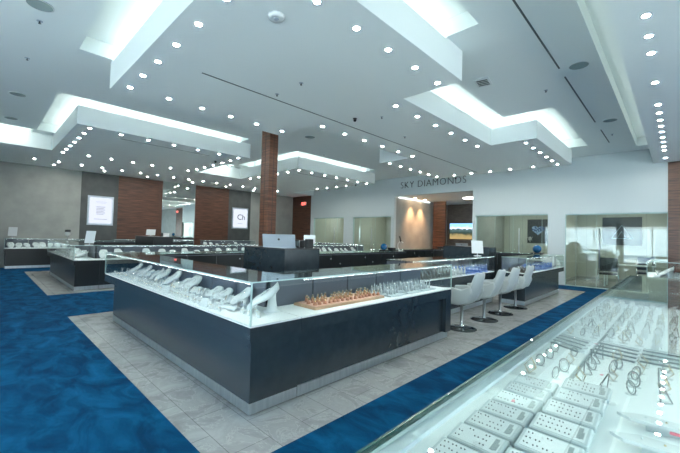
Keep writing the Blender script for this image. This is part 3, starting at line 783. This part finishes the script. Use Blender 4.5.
def tablet(loc, rz, label, w=.22, h=.30, stem=.07):
    r = empty('countertop_mirror', loc, rz)
    MB().bbox(-.07, .07, -.06, .06, 0, .012, .004).build('base', WHITEP, r)
    MB().tube([(0, .01, .01), (0, .02, stem+.05)], .012, 8).build('stem', CHROME, r)
    m = MB().box(-w/2, w/2, -.008, .008, 0, h)
    M = Matrix.Rotation(math.radians(-12), 3, 'X'); m.v = [tuple((M @ Vector(v))+Vector((0, .0, stem))) for v in m.v]
    m.build('panel', WHITEP, r)
    tag(r, label, 'mirror')
tablet((-10.0-.2, 1.85, ZT), math.radians(45), 'white tilted countertop mirror on the near corner of the left island', .22, .30, .05)
tablet((-17.0, .82, ZT), math.radians(75), 'white tilted countertop mirror on the case at the left photo edge', .24, .32, .08)
tablet((-3.35, 8.1, ZT), math.radians(40), 'white tilted countertop mirror on the middle case behind the stools', .26, .30, .06)
tablet((-13.2, 4.15, 1.27), math.radians(50), 'white tilted screen on the left island podium', .3, .2, .04)
tablet((-16.95, 6.0, ZT), math.radians(70), 'white tilted countertop mirror below the wall mirror', .25, .25, .06)

# display bust with black head on island two corner
hb = empty('camera_stand', (-13.2, 1.85, ZT))
MB().lathe([(.07,0),(.07,.012),(.012,.02),(.012,.2)], n=12).build('stand', CHROME, hb)
MB().sphere((0,0,.24), .07, 12).build('head', WHITEP, hb); MB().bbox(-.09,.09,-.06,.06,.29,.36,.01).build('cap', BLACKP, hb)
tag(hb, 'white stand with black cap on the front case of the left island', 'stand')
# blue globes
def globe(loc, label, s=1.):
    r = empty('blue_globe', loc)
    MB().bbox(-.12*s, .12*s, -.08*s, .08*s, 0, .03, .006).build('base', BLACKP, r)
    MB().sphere((0,0,.03+.085*s), .095*s, 18).build('ball', BLUEB, r)
    tag(r, label, 'globe')
globe((-5.8, 7.75, ZT), 'glossy blue globe on a black base on the middle left case')
globe((-3.05, 11.75, ZT), 'glossy blue and black globe before the heart diamond picture', 1.3)
bb = MB().bbox(-5.9, -5.72, 8.05, 8.2, ZT, ZT+.09, .01).build('black_box', BLACKP); tag(bb, 'small black box right of the blue globe on the middle left case', 'box')
# gooseneck lamp
gl = empty('magnifier_lamp', (-5.62, 8.3, ZT))
MB().lathe([(.07,0),(.07,.015),(.01,.02)], n=14).build('base', WHITEP, gl)
MB().tube([(0.0+.13*math.cos(a)*.8, 0, .14+.13*math.sin(a)) for a in [PI*(1.45-.1*k) for k in range(13)]], .009, 8).build('arm', WHITEP, gl)
MB().tube([(.0,0,.26),(-.03,0,.36),(-.05,0,.42)], .02, 8).build('head', BLACKP, gl)
tag(gl, 'white hoop lamp with black head at the end of the middle left case', 'lamp')

# ------------------------------------------------------------------ stools
def stool():
    r = empty('bar_stool')
    # local: sitter faces -x, back at +x
    MB().lathe([(.235,.0),(.235,.008),(.20,.016),(.04,.024),(.03,.03)], n=32).build('base_disc', DISCM, r)
    MB().lathe([(.034,.028),(.034,.05),(.024,.055),(.024,.44)], n=18).build('post', CHROME, r)
    MB().lathe([(.09,.43),(.11,.445)], n=18).build('seat_plate', CHROME, r)
    # shell: seat curving up to a tall tapered back (profile swept across y)
    prof = [(-.24,.470),(-.22,.452),(-.10,.445),(.04,.448),(.13,.475),(.185,.53),(.225,.62),(.265,.74),(.30,.86),(.318,.93)]
    wid = [.19,.215,.225,.23,.23,.225,.215,.195,.165,.13]
    rows = []
    for (x, z), w_ in zip(prof, wid):
        rows.append([(x - .0*abs(t) - (.05*(abs(t)**2) if z > .5 else 0), t*w_, z+.03*abs(t)**3) for t in (-1,-.7,-.35,0,.35,.7,1)])
    M_ = MB(); R = len(rows)
    # thick sheet with normals-based offset
    top = [p for rr in rows for p in rr]
    bot = []
    for i, rr in enumerate(rows):
        a = Vector(prof[max(i-1,0)]+(0,)); b = Vector(prof[min(i+1,R-1)]+(0,)); d = (b-a).normalized(); nrm = Vector((-d.y, 0, d.x))
        th = .06 if i < 5 else .05
        bot += [tuple(Vector(p)-Vector((-d.y*th, 0, d.x*th))) for p in rr]
    Cc = 7; N = R*Cc; fs = []
    for i in range(R-1):
        for j in range(Cc-1):
            a, b, c, d = i*Cc+j, i*Cc+j+1, (i+1)*Cc+j+1, (i+1)*Cc+j; fs += [(a,b,c,d),(N+d,N+c,N+b,N+a)]
    for j in range(Cc-1): fs += [(j,N+j,N+j+1,j+1),((R-1)*Cc+j+1,N+(R-1)*Cc+j+1,N+(R-1)*Cc+j,(R-1)*Cc+j)]
    for i in range(R-1): fs += [(i*Cc,(i+1)*Cc,N+(i+1)*Cc,N+i*Cc),(i*Cc+Cc-1,N+i*Cc+Cc-1,N+(i+1)*Cc+Cc-1,(i+1)*Cc+Cc-1)]
    o = M_.add(top+bot, fs, True).build('seat_shell', STOOLM, r)
    md = o.modifiers.new('sub', 'SUBSURF'); md.levels = 1; md.render_levels = 2
    for s_ in (-1, 1):
        # arm: wing panel rising from the seat side, sloping into the back
        pts = [(-.25,.44),(-.23,.66),(-.05,.68),(.10,.66),(.24,.72),(.27,.62),(.20,.46),(.05,.41),(-.12,.41)]
        y0, y1 = .205*s_, .255*s_
        n = len(pts)
        a = MB().add([(p[0], y0, p[1]) for p in pts]+[(p[0]*.97, y1, .02+p[1]*.97) for p in pts],
                     [tuple(range(n)), tuple(reversed(range(n, 2*n)))]+[(k,(k+1)%n,n+(k+1)%n,n+k) for k in range(n)])
        q = a.build('armrest', STOOLM, r)
        bv = q.modifiers.new('bev', 'BEVEL'); bv.width = .018; bv.segments = 3
    tag(r, 'x', 'stool')
    return r
S = Proto(stool())
for y, a, l in ((5.50, 0.0, 'white vinyl swivel stool on a round chrome base, nearest to the camera'), (6.42, .05, 'second white swivel stool from the camera beside the middle case'),
             (7.22, -.05, 'third white swivel stool from the camera beside the middle case'), (8.12, .0, 'farthest white swivel stool, in front of the rear case end')):
    S.put((-2.52, y, .0), a, l, 'white swivel stools')
# sit on stone: floor z = 0

# ------------------------------------------------------------------ jewellery displays
def p_bust(rise=.15, nm='tall'):
    r = empty('necklace_stand')
    # curved tongue: low at the front (-y), rising to the back (+y)
    rows = []
    for i in range(9):
        t = i/8; y = -.11+.19*t; z = .028+rise*t+.012*math.sin(2*PI*t)
        w = .098*(max(0, math.sin(PI*(.08+.80*t)))**.55)*(.70+.35*t)+.008
        rows.append([(u*w, y, z+.012*(1-u*u)) for u in (-1,-.5,0,.5,1)])
    MB().slab(rows, (0, -.006, .022)).build('pad', PADW, r)
    MB().lathe([(.055,0),(.055,.008),(.034,.02),(.026,.5*rise),(.024,.8*rise)], (0,.045,0), 12).build('pedestal', PADW, r)
    pts = [(.035*math.cos(a)*1.0, -.02+.055*math.sin(a)-.0, .088+.045*math.sin(a)+.014) for a in [2*PI*k/16 for k in range(16)]]
    MB().tube([(p[0], p[1], .028+rise*(p[1]+.11)/.21+.020) for p in pts], .0028, 5, True).build('necklace', SILVER, r)
    tag(r, 'x', 'jewellery stand'); return Proto(r)
def p_ring():
    r = empty('ring_stand')
    MB().lathe([(.018,0),(.018,.004),(.012,.012),(.008,.045),(.002,.055)], n=10).build('cone', PADW, r)
    MB().tube([(.011*math.cos(a), .011*math.sin(a), .034) for a in [2*PI*k/12 for k in range(12)]], .002, 5, True).build('ring', GOLD, r)
    tag(r, 'x', 'ring stand'); return Proto(r)
def p_ringc():
    r = empty('ring_stand')
    MB().lathe([(.020,0),(.021,.006),(.017,.02),(.014,.03)], n=10).build('base', COPPER, r)
    MB().tube([(0,.013*math.cos(a), .046+.013*math.sin(a)) for a in [2*PI*k/14 for k in range(14)]], .0035, 6, True).build('ring', GOLD, r)
    MB().lathe([(.001,.054),(.009,.063),(.006,.068)], n=8).build('gem', SILVER, r)
    tag(r, 'x', 'ring stand'); return Proto(r)
def p_ear():
    r = empty('earring_stand')
    MB().bbox(-.025,.025,-.018,.018,0,.006,.002).build('base', PADW, r)
    MB().box(-.004,.004,-.003,.003,.006,.085).box(-.032,.032,-.004,.004,.078,.088).build('post', PADW, r)
    for x in (-.022,.022): MB().tube([(x,-.004,.078),(x,-.006,.055)],.0022,5).sphere((x,-.006,.05),.0055,8).build('earring', SILVER, r)
    tag(r, 'x', 'earring stand'); return Proto(r)
def p_card():
    r = empty('pendant_stand')
    m = MB().add([(-.03,-.02,0),(.03,-.02,0),(.022,.025,.085),(-.022,.025,.085),(-.03,-.014,0),(.03,-.014,0),(.022,.031,.085),(-.022,.031,.085)],
                 [(0,1,2,3),(7,6,5,4),(0,4,5,1),(1,5,6,2),(2,6,7,3),(3,7,4,0)]); m.build('card', PADW, r)
    MB().tube([(0,.03,.075),(0,.055,0)],.004,6).build('prop', PADW, r)
    MB().tube([(-.016,.014,.078),(0,-.004,.035),(.016,.014,.078)],.0018,5).build('chain', GOLD, r)
    tag(r, 'x', 'pendant stand'); return Proto(r)
def p_pillow(mat=None, nm='bracelet_cushion', k=1.):
    r = empty(nm)
    rows = [[(x*k, (-.04+.08*v)*k, .012+.034*k*math.sin(PI*(.08+.84*v))*(1-.35*abs(x/.05)**3)) for x in (-.05,-.03,0,.03,.05)] for v in [k/6 for k in range(7)]]
    MB().slab(rows, (0,0,.012)).build('pad', mat or PADW, r)
    MB().tube([(.03*math.cos(a)*.6, -.0+.03*math.sin(a), .013+.034*k) for a in [2*PI*k/14 for k in range(14)]], .003, 5, True).build('bracelet', SILVER, r)
    tag(r, 'pale grey bracelet cushion', 'bracelet cushion'); return Proto(r)
def p_flower(mat, nm):
    """small ramp with five upright fingers carrying rings"""
    r = empty(nm)
    MB().bbox(-.045,.045,-.03,.03,0,.008,.003).build('base', mat, r)
    for i, (x, y) in enumerate(((-.03,-.01),(-.012,.01),(.008,-.012),(.028,.012),(0,.02))):
        h = .045+.02*(i % 3)
        f = MB().lathe([(.009,.006),(.006,.006+h*.8),(.002,.006+h)], (x,y,0), 8).build('finger', mat, r)
        MB().sphere((x,y,.008+h), .007, 8).build('gem', SILVER, f)
    tag(r, 'x', 'ring display'); return Proto(r)
BUSTL = p_bust(.09, 'low'); BUSTW = p_bust(.20, 'wide'); PILB = p_pillow(k=1.7)
BUST, RING, RINGC, EAR, CARD, PIL = p_bust(), p_ring(), p_ringc(), p_ear(), p_card(), p_pillow()
FT, FB, FW, FG = p_flower(TAUPE, 'ring_display'), p_flower(BLUEP, 'ring_display'), p_flower(PADW, 'ring_display'), p_flower(PADG, 'ring_display')
def fill(x0, x1, y0, y1, front, where, items, dens=1., z=ZD, big=True):
    """rows of displays in a case: back row tall stands, front rows small ones"""
    alongx = front in ('-y', '+y'); L0, L1 = (x0, x1) if alongx else (y0, y1)
    rz = {'-y': 0, '+y': PI, '+x': PI/2, '-x': -PI/2}[front]
    def pos(u, d):  # d: distance from the front glass
        return {'-y': (u, y0+d), '+y': (u, y1-d), '+x': (x1-d, u), '-x': (x0+d, u)}[front]
    for d, step, protos, jit in items:
        u = L0+.1
        while u < L1-.1:
            P_, nm = random.choice(protos)
            x, y = pos(u+random.uniform(-.25, .25)*step*.4, d+random.uniform(-jit, jit))
            P_.put((x, y, z), rz+random.uniform(-.35, .35), '%s %s' % (nm, where), '%s %s' % (nm, where), random.uniform(.95, 1.1))
            u += step/dens
N_ = {id(BUST): 'white curved necklace stand', }
I_BIG = [(.40, .235, [(BUST, 'white curved necklace stand')], .02),
         (.25, .115, [(CARD, 'small white pendant stand'), (EAR, 'small white earring stand'), (PIL, 'small white bracelet cushion')], .02),
         (.145, .085, [(CARD, 'small white pendant stand'), (RING, 'white cone ring stand'), (EAR, 'small white earring stand')], .015),
         (.07, .085, [(RING, 'white cone ring stand')], .01)]
fill(-6.85, -2.88, 1.5, 2.02, '-y', 'in the left face case of the main island', [
         (.37, .20, [(BUST, 'white curved necklace stand'), (BUST, 'white curved necklace stand'), (PILB, 'large white bracelet cushion'), (BUSTL, 'low white necklace stand')], .01), (.29, .13, [(CARD, 'small white pendant stand'), (EAR, 'small white earring stand')], .015),
         (.19, .11, [(PIL, 'small white bracelet cushion'), (CARD, 'small white pendant stand'), (EAR, 'small white earring stand')], .012), (.09, .09, [(RING, 'white cone ring stand')], .01)])
# a few larger half moon pads at the front of that case
hm_ = empty('half_moon_pad')
n = 14; pp = [(-.07, 0)]+[(-.07*math.cos(PI*k/n), .085*math.sin(PI*k/n)) for k in range(1, n)]+[(.07, 0)]
m = MB().add([(a, -.0+b*.45, b*.9+.004) for a, b in pp]+[(a, .012+b*.45, b*.9+.004) for a, b in pp], [tuple(range(len(pp))), tuple(reversed(range(len(pp), 2*len(pp))))]+[(k,(k+1)%len(pp),len(pp)+(k+1)%len(pp),len(pp)+k) for k in range(len(pp))])
m.build('pad', PADW, hm_); MB().tube([(0,.02,.04),(0,.075,.0)], .005, 6).build('prop', PADW, hm_)
tag(hm_, 'x', 'jewellery stand'); HM = Proto(hm_)
for x in (-3.35, -4.35, -5.5): HM.put((x, 1.545, ZD), .1, 'white half moon pad leaning at the front glass of the left face case', 'white half moon pads')
# corner: single necklace stand with ring pieces
BUST.put((-2.80, 1.90, ZD), -.55, 'single large white necklace stand near the glass corner of the main island', None, 1.45)
for i, (x, y) in enumerate(((-2.75,1.70),(-2.70,1.76),(-2.80,1.80),(-2.62,1.72),(-2.86,1.70))):
    RING.put((x, y, ZD), 0, 'white cone ring stand on the bare deck at the glass corner', 'ring stands at the glass corner')
# tan tray with copper ring stands
tt = empty('ring_tray', (-2.70, 2.86, ZD))
MB().bbox(-.17, .17, -.56, .56, 0, .028, .006).build('board', TANW, tt)
MB().box(-.15, .15, -.54, .54, .028, .031).build('insert', pbr('peach_insert', (.62, .36, .27), .6), tt)
tag(tt, 'long tan wooden tray of copper ring stands in the corner case', 'tray')
for i in range(16):
    for j in range(3):
        if random.random() < .16: continue
        RINGC.put((-2.80+.10*j+random.uniform(-.01,.01), 2.36+.067*i+random.uniform(-.008,.008), ZD+.031), random.uniform(-.5,.5), 'copper ring stand with gold ring on the long tan tray', 'ring stands on the tan tray', 1.05)
# grey plates with silver pieces
for k, y in enumerate((3.68, 4.06, 4.44)):
    g = MB().bbox(-2.84, -2.50, y-.17, y+.17, ZD, ZD+.012, .004).build('display_plate', TRAYG)
    tag(g, ('nearest', 'middle', 'farthest')[k]+' of three grey plates with silver pieces in the corner case', 'plate')
    for i in range(11):
        FG.put((-2.80+.12*(i % 3)+random.uniform(-.01,.01), y-.13+.085*(i//3)+random.uniform(-.01,.01), ZD+.012), PI/2+random.uniform(-.4,.4), 'silver and pale grey ring display on the grey plates', 'ring displays on the grey plates', 1.25)
# middle case
def line(P_, xs, y0, y1, step, z, rz, lab, grp, sc_=1.):
    y = y0
    while y < y1:
        for x in xs: P_.put((x+random.uniform(-.015,.015), y+random.uniform(-.02,.02), z), rz+random.uniform(-.4,.4), lab, grp, sc_)
        y += step
line(FG, (-3.42,-3.28), 4.98, 5.35, .13, ZD, PI/2, 'pale grey ring display in the middle case', 'pale ring displays in the middle case', 1.4)
line(FT, (-3.48,-3.34,-3.2), 5.45, 6.45, .13, ZD, PI/2, 'taupe ring display in the middle case', 'taupe ring displays in the middle case', 1.5)
line(FW, (-3.46,-3.32,-3.18), 6.55, 6.95, .13, ZD, PI/2, 'white ring display in the middle case', 'white ring displays in the middle case', 1.8)
line(FB, (-3.46,-3.3,-3.18), 7.05, 8.3, .14, ZD, PI/2, 'blue ring display in the middle case', 'blue ring displays in the middle case', 1.8)
line(FT, (-2.8,-2.66,-2.52), 8.65, 9.5, .14, ZD, PI/2, 'taupe ring display in the rear case', 'taupe ring displays in the rear case', 1.3)
line(FB, (-2.8,-2.66,-2.52), 9.6, 11.1, .14, ZD, PI/2, 'blue ring display in the rear case', 'blue ring displays in the rear case', 1.8)
BUST.put((-2.68, 11.45, ZD), .6, 'large white necklace stand at the far end of the rear case', None, 1.9)
BUST.put((-2.62, 11.75, ZD), .9, 'second large white necklace stand at the far end of the rear case', None, 1.7)
# far left cases
FAR = [(.30, .34, [(BUST, 'white necklace stand'), (BUSTW, 'wide white necklace stand')], .05), (.14, .30, [(PIL, 'white bracelet cushion'), (CARD, 'white pendant stand')], .03)]
FAR2 = [(.32, .22, [(BUST, 'white necklace stand')], .03), (.18, .16, [(PIL, 'white bracelet cushion'), (CARD, 'white pendant stand')], .03)]
fill(-14.5, -10.7, 1.55, 2.07, '-y', 'in the front case of the left island', FAR2)
fill(-10.62, -10.1, 2.1, 5.7, '+x', 'in the right hand case of the left island', FAR)
fill(-11.3, -10.75, 5.8, 7.65, '+x', 'in the set back case of the left island', FAR)
fill(-10.62, -10.1, 7.75, 11.9, '+x', 'in the far case of the left island', FAR)
fill(-17.25, -16.75, .7, 3.1, '+x', 'in the wall case at the left photo edge', FAR2)
fill(-17.25, -16.75, 4.0, 7.1, '+x', 'in the wall case under the first walnut panel', FAR)
fill(-17.2, -16.75, 7.8, 10.5, '+x', 'in the wall case under the second walnut panel', FAR)
fill(-14.6, -11.2, 12.85, 13.3, '-y', 'in the low case before the far glass room', [(.2, .25, [(CARD, 'white pendant stand')], .03)])
fill(-.45, .15, 10.25, 12.2, '-x', 'in the distant white decked case at the right', [(.12,.14,[(CARD,'white pendant stand'),(PIL,'white bracelet cushion')],.03),(.28,.14,[(BUST,'white necklace stand')],.03),(.44,.14,[(PIL,'white bracelet cushion')],.03)])

# ---- near case contents
tr_ = empty('earring_tray')
MB().bbox(-.09,.09,-.058,.058,0,.020,.004).build('frame', TRAYG, tr_)
MB().box(-.078,.078,-.047,.047,.020,.0215).build('insert', PADW, tr_)
MB().box(.052,.066,-.032,.036,.0215,.0225).box(.066,.072,-.028,.01,.0215,.0225).build('printed_label', pbr('mid_grey_print', (.22, .26, .27), .5), tr_)
tag(tr_, 'x', 'tray'); TR = Proto(tr_)
st = MB()
for x in (-.006,.006): st.sphere((x,0,.003), .0026, 8)
so = st.build('stud_earrings', pbr('dark_stone', (.12, .14, .15), .2, .6)); tag(so, 'x', 'earrings'); SO = Proto(so)
ordn = ['nearest', 'second', 'third', 'fourth', 'fifth', 'sixth', 'seventh', 'eighth']
M2 = Matrix.Rotation
for col, (cx, ry, zz, ys_) in enumerate(((-.51, 0.10, .005, (1.12,1.26,1.40,1.54,1.68,1.82,1.96)), (-.305, 0.0, .035, (1.17,1.335,1.50,1.665,1.83,1.99)))):
    for i, y in enumerate(ys_):
        rx = math.radians(8 if col else 5)
        name_ = ('left' if col == 0 else 'right')
        t = TR.put((cx, y, ZD+zz), 0, '%s tray of stud earrings in the %s column of the near case' % (ordn[i], name_), 'earring trays in the near case')
        t.rotation_euler = (rx, 0, 0)
        R_ = M2(rx, 3, 'X')
        for a in range(4):
            for b in range(3):
                if random.random() < .2: continue
                v = R_ @ Vector((-.062+.029*a, -.03+.030*b, .0215)); s_ = SO.put((cx+v.x, y+v.y, ZD+zz+v.z), 0, 'tiny pair of stud earrings pinned on the trays in the near case', 'stud earrings on the near case trays')
                s_.rotation_euler = (rx, 0, random.uniform(-.3,.3))
for y in (1.05,): pass
# support wedge under the right tray column
wd = MB().box(-.39, -.225, 1.10, 2.06, ZD, ZD+.026).build('tray_riser', TRAYG); tag(wd, 'grey riser strip below the right column of earring trays', 'riser')
# pointed white strips
sp_ = empty('earring_strip')
MB().prism([(-.19,-.012),(-.15,-.045),(.20,-.03),(.20,.03),(-.11,.028)], 0, .012).build('board', PADW, sp_)
for k in range(5): MB().sphere((-.1+.06*k,-.004,.014),.004,8).build('stud', GOLD if k % 2 else SILVER, sp_)
MB().box(-.1,.18,-.02,.02,-.03,0).build('foot', PADG, sp_)
tag(sp_, 'x', 'display strip'); SP = Proto(sp_)
for i, (x, y) in enumerate(((.015,1.45),(.01,1.66),(.01,1.87))): SP.put((x, y, ZD+.03), -.05+.12, ordn[i]+' pointed white strip with studs right of the earring trays', 'pointed white strips')
pt = MB().bbox(-.02, .03, 1.76, 1.775, ZD+.045, ZD+.052, .002).build('price_tag', PINK); tag(pt, 'pink price tag lying on a pointed white strip', 'tag')
# wire frames with necklaces / bracelets
def wire(nm, pts, ln, mat=SILVER):
    r = empty(nm)
    MB().tube(pts, .0042, 6, True).build('frame', mat, r)
    MB().bbox(-.03,.03,-.02,.02,0,.004,.002).build('base', PADG, r)
    MB().tube([(p[0]*.7, p[1]*.7+.004, p[2]*.75+.012) for p in pts], .0015, 5, True).build('chain', GROOVE, r)
    tag(r, 'x', 'jewellery stand'); return Proto(r)
DSIL = pbr('dark_silver', (.20, .24, .25), .25, .8)
W1 = wire('triangle_stand', [(-.035,-.01,.004),(.035,-.01,.004),(.006,.03,.10),(-.006,.03,.10)], 0, DSIL)
W2 = wire('loop_stand', [(-.03*math.cos(a)-.0, .015*math.sin(a), .045+.042*math.sin(a)) for a in [2*PI*k/12 for k in range(12)]], 0, DSIL)
W3 = wire('diamond_stand', [(0,-.02,.004),(.035,0,.045),(0,.02,.095),(-.035,0,.045)], 0, GOLD)
def scatter(x0, x1, y0, y1, dx, dy, protos, lab):
    y = y0
    while y < y1:
        x = x0
        while x < x1:
            P_, nm = random.choice(protos)
            P_.put((x+random.uniform(-.012,.012), y+random.uniform(-.015,.015), ZD), random.uniform(-.9,.9), nm+' '+lab, nm+' '+lab, random.uniform(.6,.85)); x += dx
        y += dy
pros = [(W1,'small triangular wire stand'),(W2,'small looped wire stand'),(W3,'small diamond shaped wire stand'),(EAR,'small white earring stand'),(CARD,'small white pendant stand')]
scatter(-.36, .0, 2.22, 2.8, .105, .135, pros[:3], 'just beyond the earring trays in the near case')
scatter(-.58, -.44, 2.16, 2.75, .11, .17, [(W2,'small looped wire stand'),(W3,'small diamond shaped wire stand')], 'in the left half of the near case')
# fanned dark lined strips
fs_ = empty('bracelet_strip')
MB().box(-.11,.11,-.024,.026,.0,.012).build('board', PADW, fs_); MB().box(-.11,.11,-.030,-.0242,.0,.010).build('dark_edge', GROOVE, fs_)
MB().tube([(-.10+.02*k, .004*(-1)**k, .0145) for k in range(11)], .0025, 5).build('bracelet', SILVER, fs_)
tag(fs_, 'x', 'display strip'); FS = Proto(fs_)
for i in range(4):
    FS.put((-.55+.0*i, 2.86+.095*i, ZD), -.55+.05*i, ordn[i]+' bracelet strip in the left fan of the near case', 'left fan of bracelet strips')
    FS.put((-.29, 2.86+.10*i, ZD), -.18, ordn[i]+' bracelet strip in the central fan of the near case', 'central fan of bracelet strips')
    FS.put((-.06, 2.90+.10*i, ZD), .10, ordn[i]+' bracelet strip in the right fan of the near case', 'right fan of bracelet strips')
scatter(-.62, -.45, 3.3, 5.2, .08, .10, pros, 'in the far left half of the near case')
scatter(-.36, .06, 3.3, 5.2, .085, .11, pros, 'in the far right half of the near case')
for i, (x, y) in enumerate(((-.3,2.42),(-.42,3.12),(-.25,3.2),(-.18,2.6),(-.05,2.45),(-.50,1.6),(-.3,3.8),(-.1,3.5))):
    t = MB().box(-.006,.006,-.012,.012,0,.0015).build('price_tag', PINK, org=None); t.location = (x, y, ZD+.05 if y < 1.7 else ZD+.0005); t.rotation_euler = (0, 0, random.uniform(-1, 1))
    tag(t, 'tiny pink price tag among the jewellery in the near case', 'tag', 'pink price tags in the near case')

# ------------------------------------------------------------------ glass room with desk
dk = empty('desk', (-1.25, 14.9, 0))
MB().bbox(-.55,.75,-.35,.35,.72,.75,.008).build('table_top', WHITEP, dk)
for x in (-.5,.7):
    for y in (-.3,.3): MB().box(x-.02,x+.02,y-.02,y+.02,0,.72).build('leg', WHITEP, dk)
tag(dk, 'white desk inside the glass room at the right', 'desk')
def chair(loc, rz, label):
    r = empty('office_chair', loc, rz)
    MB().bbox(-.24,.24,-.23,.23,.43,.49,.02).build('seat', BLACKP, r)
    MB().bbox(-.23,.23,.20,.25,.55,.98,.02).build('backrest', BLACKP, r)
    for s_ in (-1,1):
        MB().tube([(.25*s_,-.22,0),(.25*s_,-.22,.46),(.25*s_,.0,.64),(.25*s_,.22,.66),(.25*s_,.24,.9)],.012,8).tube([(.25*s_,.24,0),(.25*s_,.24,.6)],.012,8).build('side_frame', CHROME, r)
    tag(r, label, 'chair')
chair((-1.62, 14.22, 0), PI+.2, 'black chair with chrome frame before the white desk')
chair((-.75, 15.75, 0), .1, 'black chair behind the white desk in the glass room')
dk2 = empty('desk', (-4.5, 15.2, 0))
MB().bbox(-.7,.7,-.3,.3,.72,.75,.008).build('table_top', BLACK, dk2)
for x in (-.65,.65): MB().box(x-.02,x+.02,-.28,.28,0,.72).build('leg', BLACK, dk2)
tag(dk2, 'dark desk inside the glass room with the heart diamond picture', 'desk')
# desk in corridor
dk3 = empty('reception_desk', (-7.7, 16.2, 0))
MB().box(-.9,.9,-.3,.3,0,1.02).build('body', BLACK, dk3); MB().box(-.95,.95,-.33,.33,1.02,1.05).build('desk_top', BLACK, dk3)
tag(dk3, 'dark reception desk at the mouth of the corridor under the television', 'desk')
laptop((-7.4, 16.1, 1.05), .3, 'silver laptop on the dark reception desk below the television', 1.6)

# ------------------------------------------------------------------ world, light, camera
w = bpy.data.worlds.new('World'); sc.world = w; w.use_nodes = True; nt = w.node_tree; nt.nodes.clear()
bg = nt.nodes.new('ShaderNodeBackground'); ow = nt.nodes.new('ShaderNodeOutputWorld'); nt.links.new(bg.outputs[0], ow.inputs[0])
tcn = nt.nodes.new('ShaderNodeTexCoord'); sx = nt.nodes.new('ShaderNodeSeparateXYZ'); nt.links.new(tcn.outputs['Generated'], sx.inputs[0])
rp = nt.nodes.new('ShaderNodeValToRGB'); nt.links.new(sx.outputs['Z'], rp.inputs[0])
rp.color_ramp.elements[0].position = 0; rp.color_ramp.elements[0].color = (.85, .97, 1, 1)
rp.color_ramp.elements[1].position = .6; rp.color_ramp.elements[1].color = (.35, .60, 1, 1)
nt.links.new(rp.outputs[0], bg.inputs[0]); bg.inputs[1].default_value = 1.9
# daylight entering through the shop front
al = bpy.data.lights.new('daylight_window', 'AREA'); al.shape = 'RECTANGLE'; al.size = 15; al.size_y = 1.6; al.energy = 40000; al.color = (.97, 1, .92)
ao = bpy.data.objects.new('daylight_window', al); COL.objects.link(ao); ao.location = (-.3, YF-1.6, .55); ao.rotation_euler = (-PI/2-math.radians(38), 0, 0)

al2 = bpy.data.lights.new('side_fill_light', 'AREA'); al2.shape = 'RECTANGLE'; al2.size = 13; al2.size_y = 1.6; al2.energy = 33000; al2.color = (.97, 1, .92)  # added fill light, tilted up through the right wall openings to lift the ceiling
ao2 = bpy.data.objects.new('side_fill_light', al2); COL.objects.link(ao2); ao2.location = (XR+1.6, 4.6, .55); ao2.rotation_euler = (-PI/2-math.radians(38), 0, PI/2)
cam = bpy.data.cameras.new('camera'); co = bpy.data.objects.new('camera', cam); COL.objects.link(co)
f = 348.5855; cam.sensor_fit = 'HORIZONTAL'; cam.sensor_width = 36; cam.lens = f*36/680; cam.clip_start = .02
yaw, pit, rol = math.radians(44.0712), math.radians(1.5619), math.radians(1.4947)
cy_, sy_ = math.cos(yaw), math.sin(yaw)
f0 = Vector((-sy_, cy_, 0)); r0 = Vector((cy_, sy_, 0)); u0 = Vector((0, 0, 1))
F = f0*math.cos(pit)+u0*math.sin(pit); u = u0*math.cos(pit)-f0*math.sin(pit)
Rr = r0*math.cos(rol)+u*math.sin(rol); U = u*math.cos(rol)-r0*math.sin(rol)
mt = Matrix((Rr, U, -F)).transposed().to_4x4(); mt.translation = (0, 0, 1.45); co.matrix_world = mt
sc.camera = co
vs = sc.view_settings; vs.view_transform = 'Standard'; vs.look = 'None'; vs.gamma = 1; vs.use_curve_mapping = False; vs.exposure = 1.6
c = sc.cycles
c.use_denoising = True; c.max_bounces = 10; c.diffuse_bounces = 4; c.glossy_bounces = 4; c.transparent_max_bounces = 24; c.transmission_bounces = 4
c.caustics_reflective = False; c.caustics_refractive = False; c.sample_clamp_indirect = 4; c.use_light_tree = True
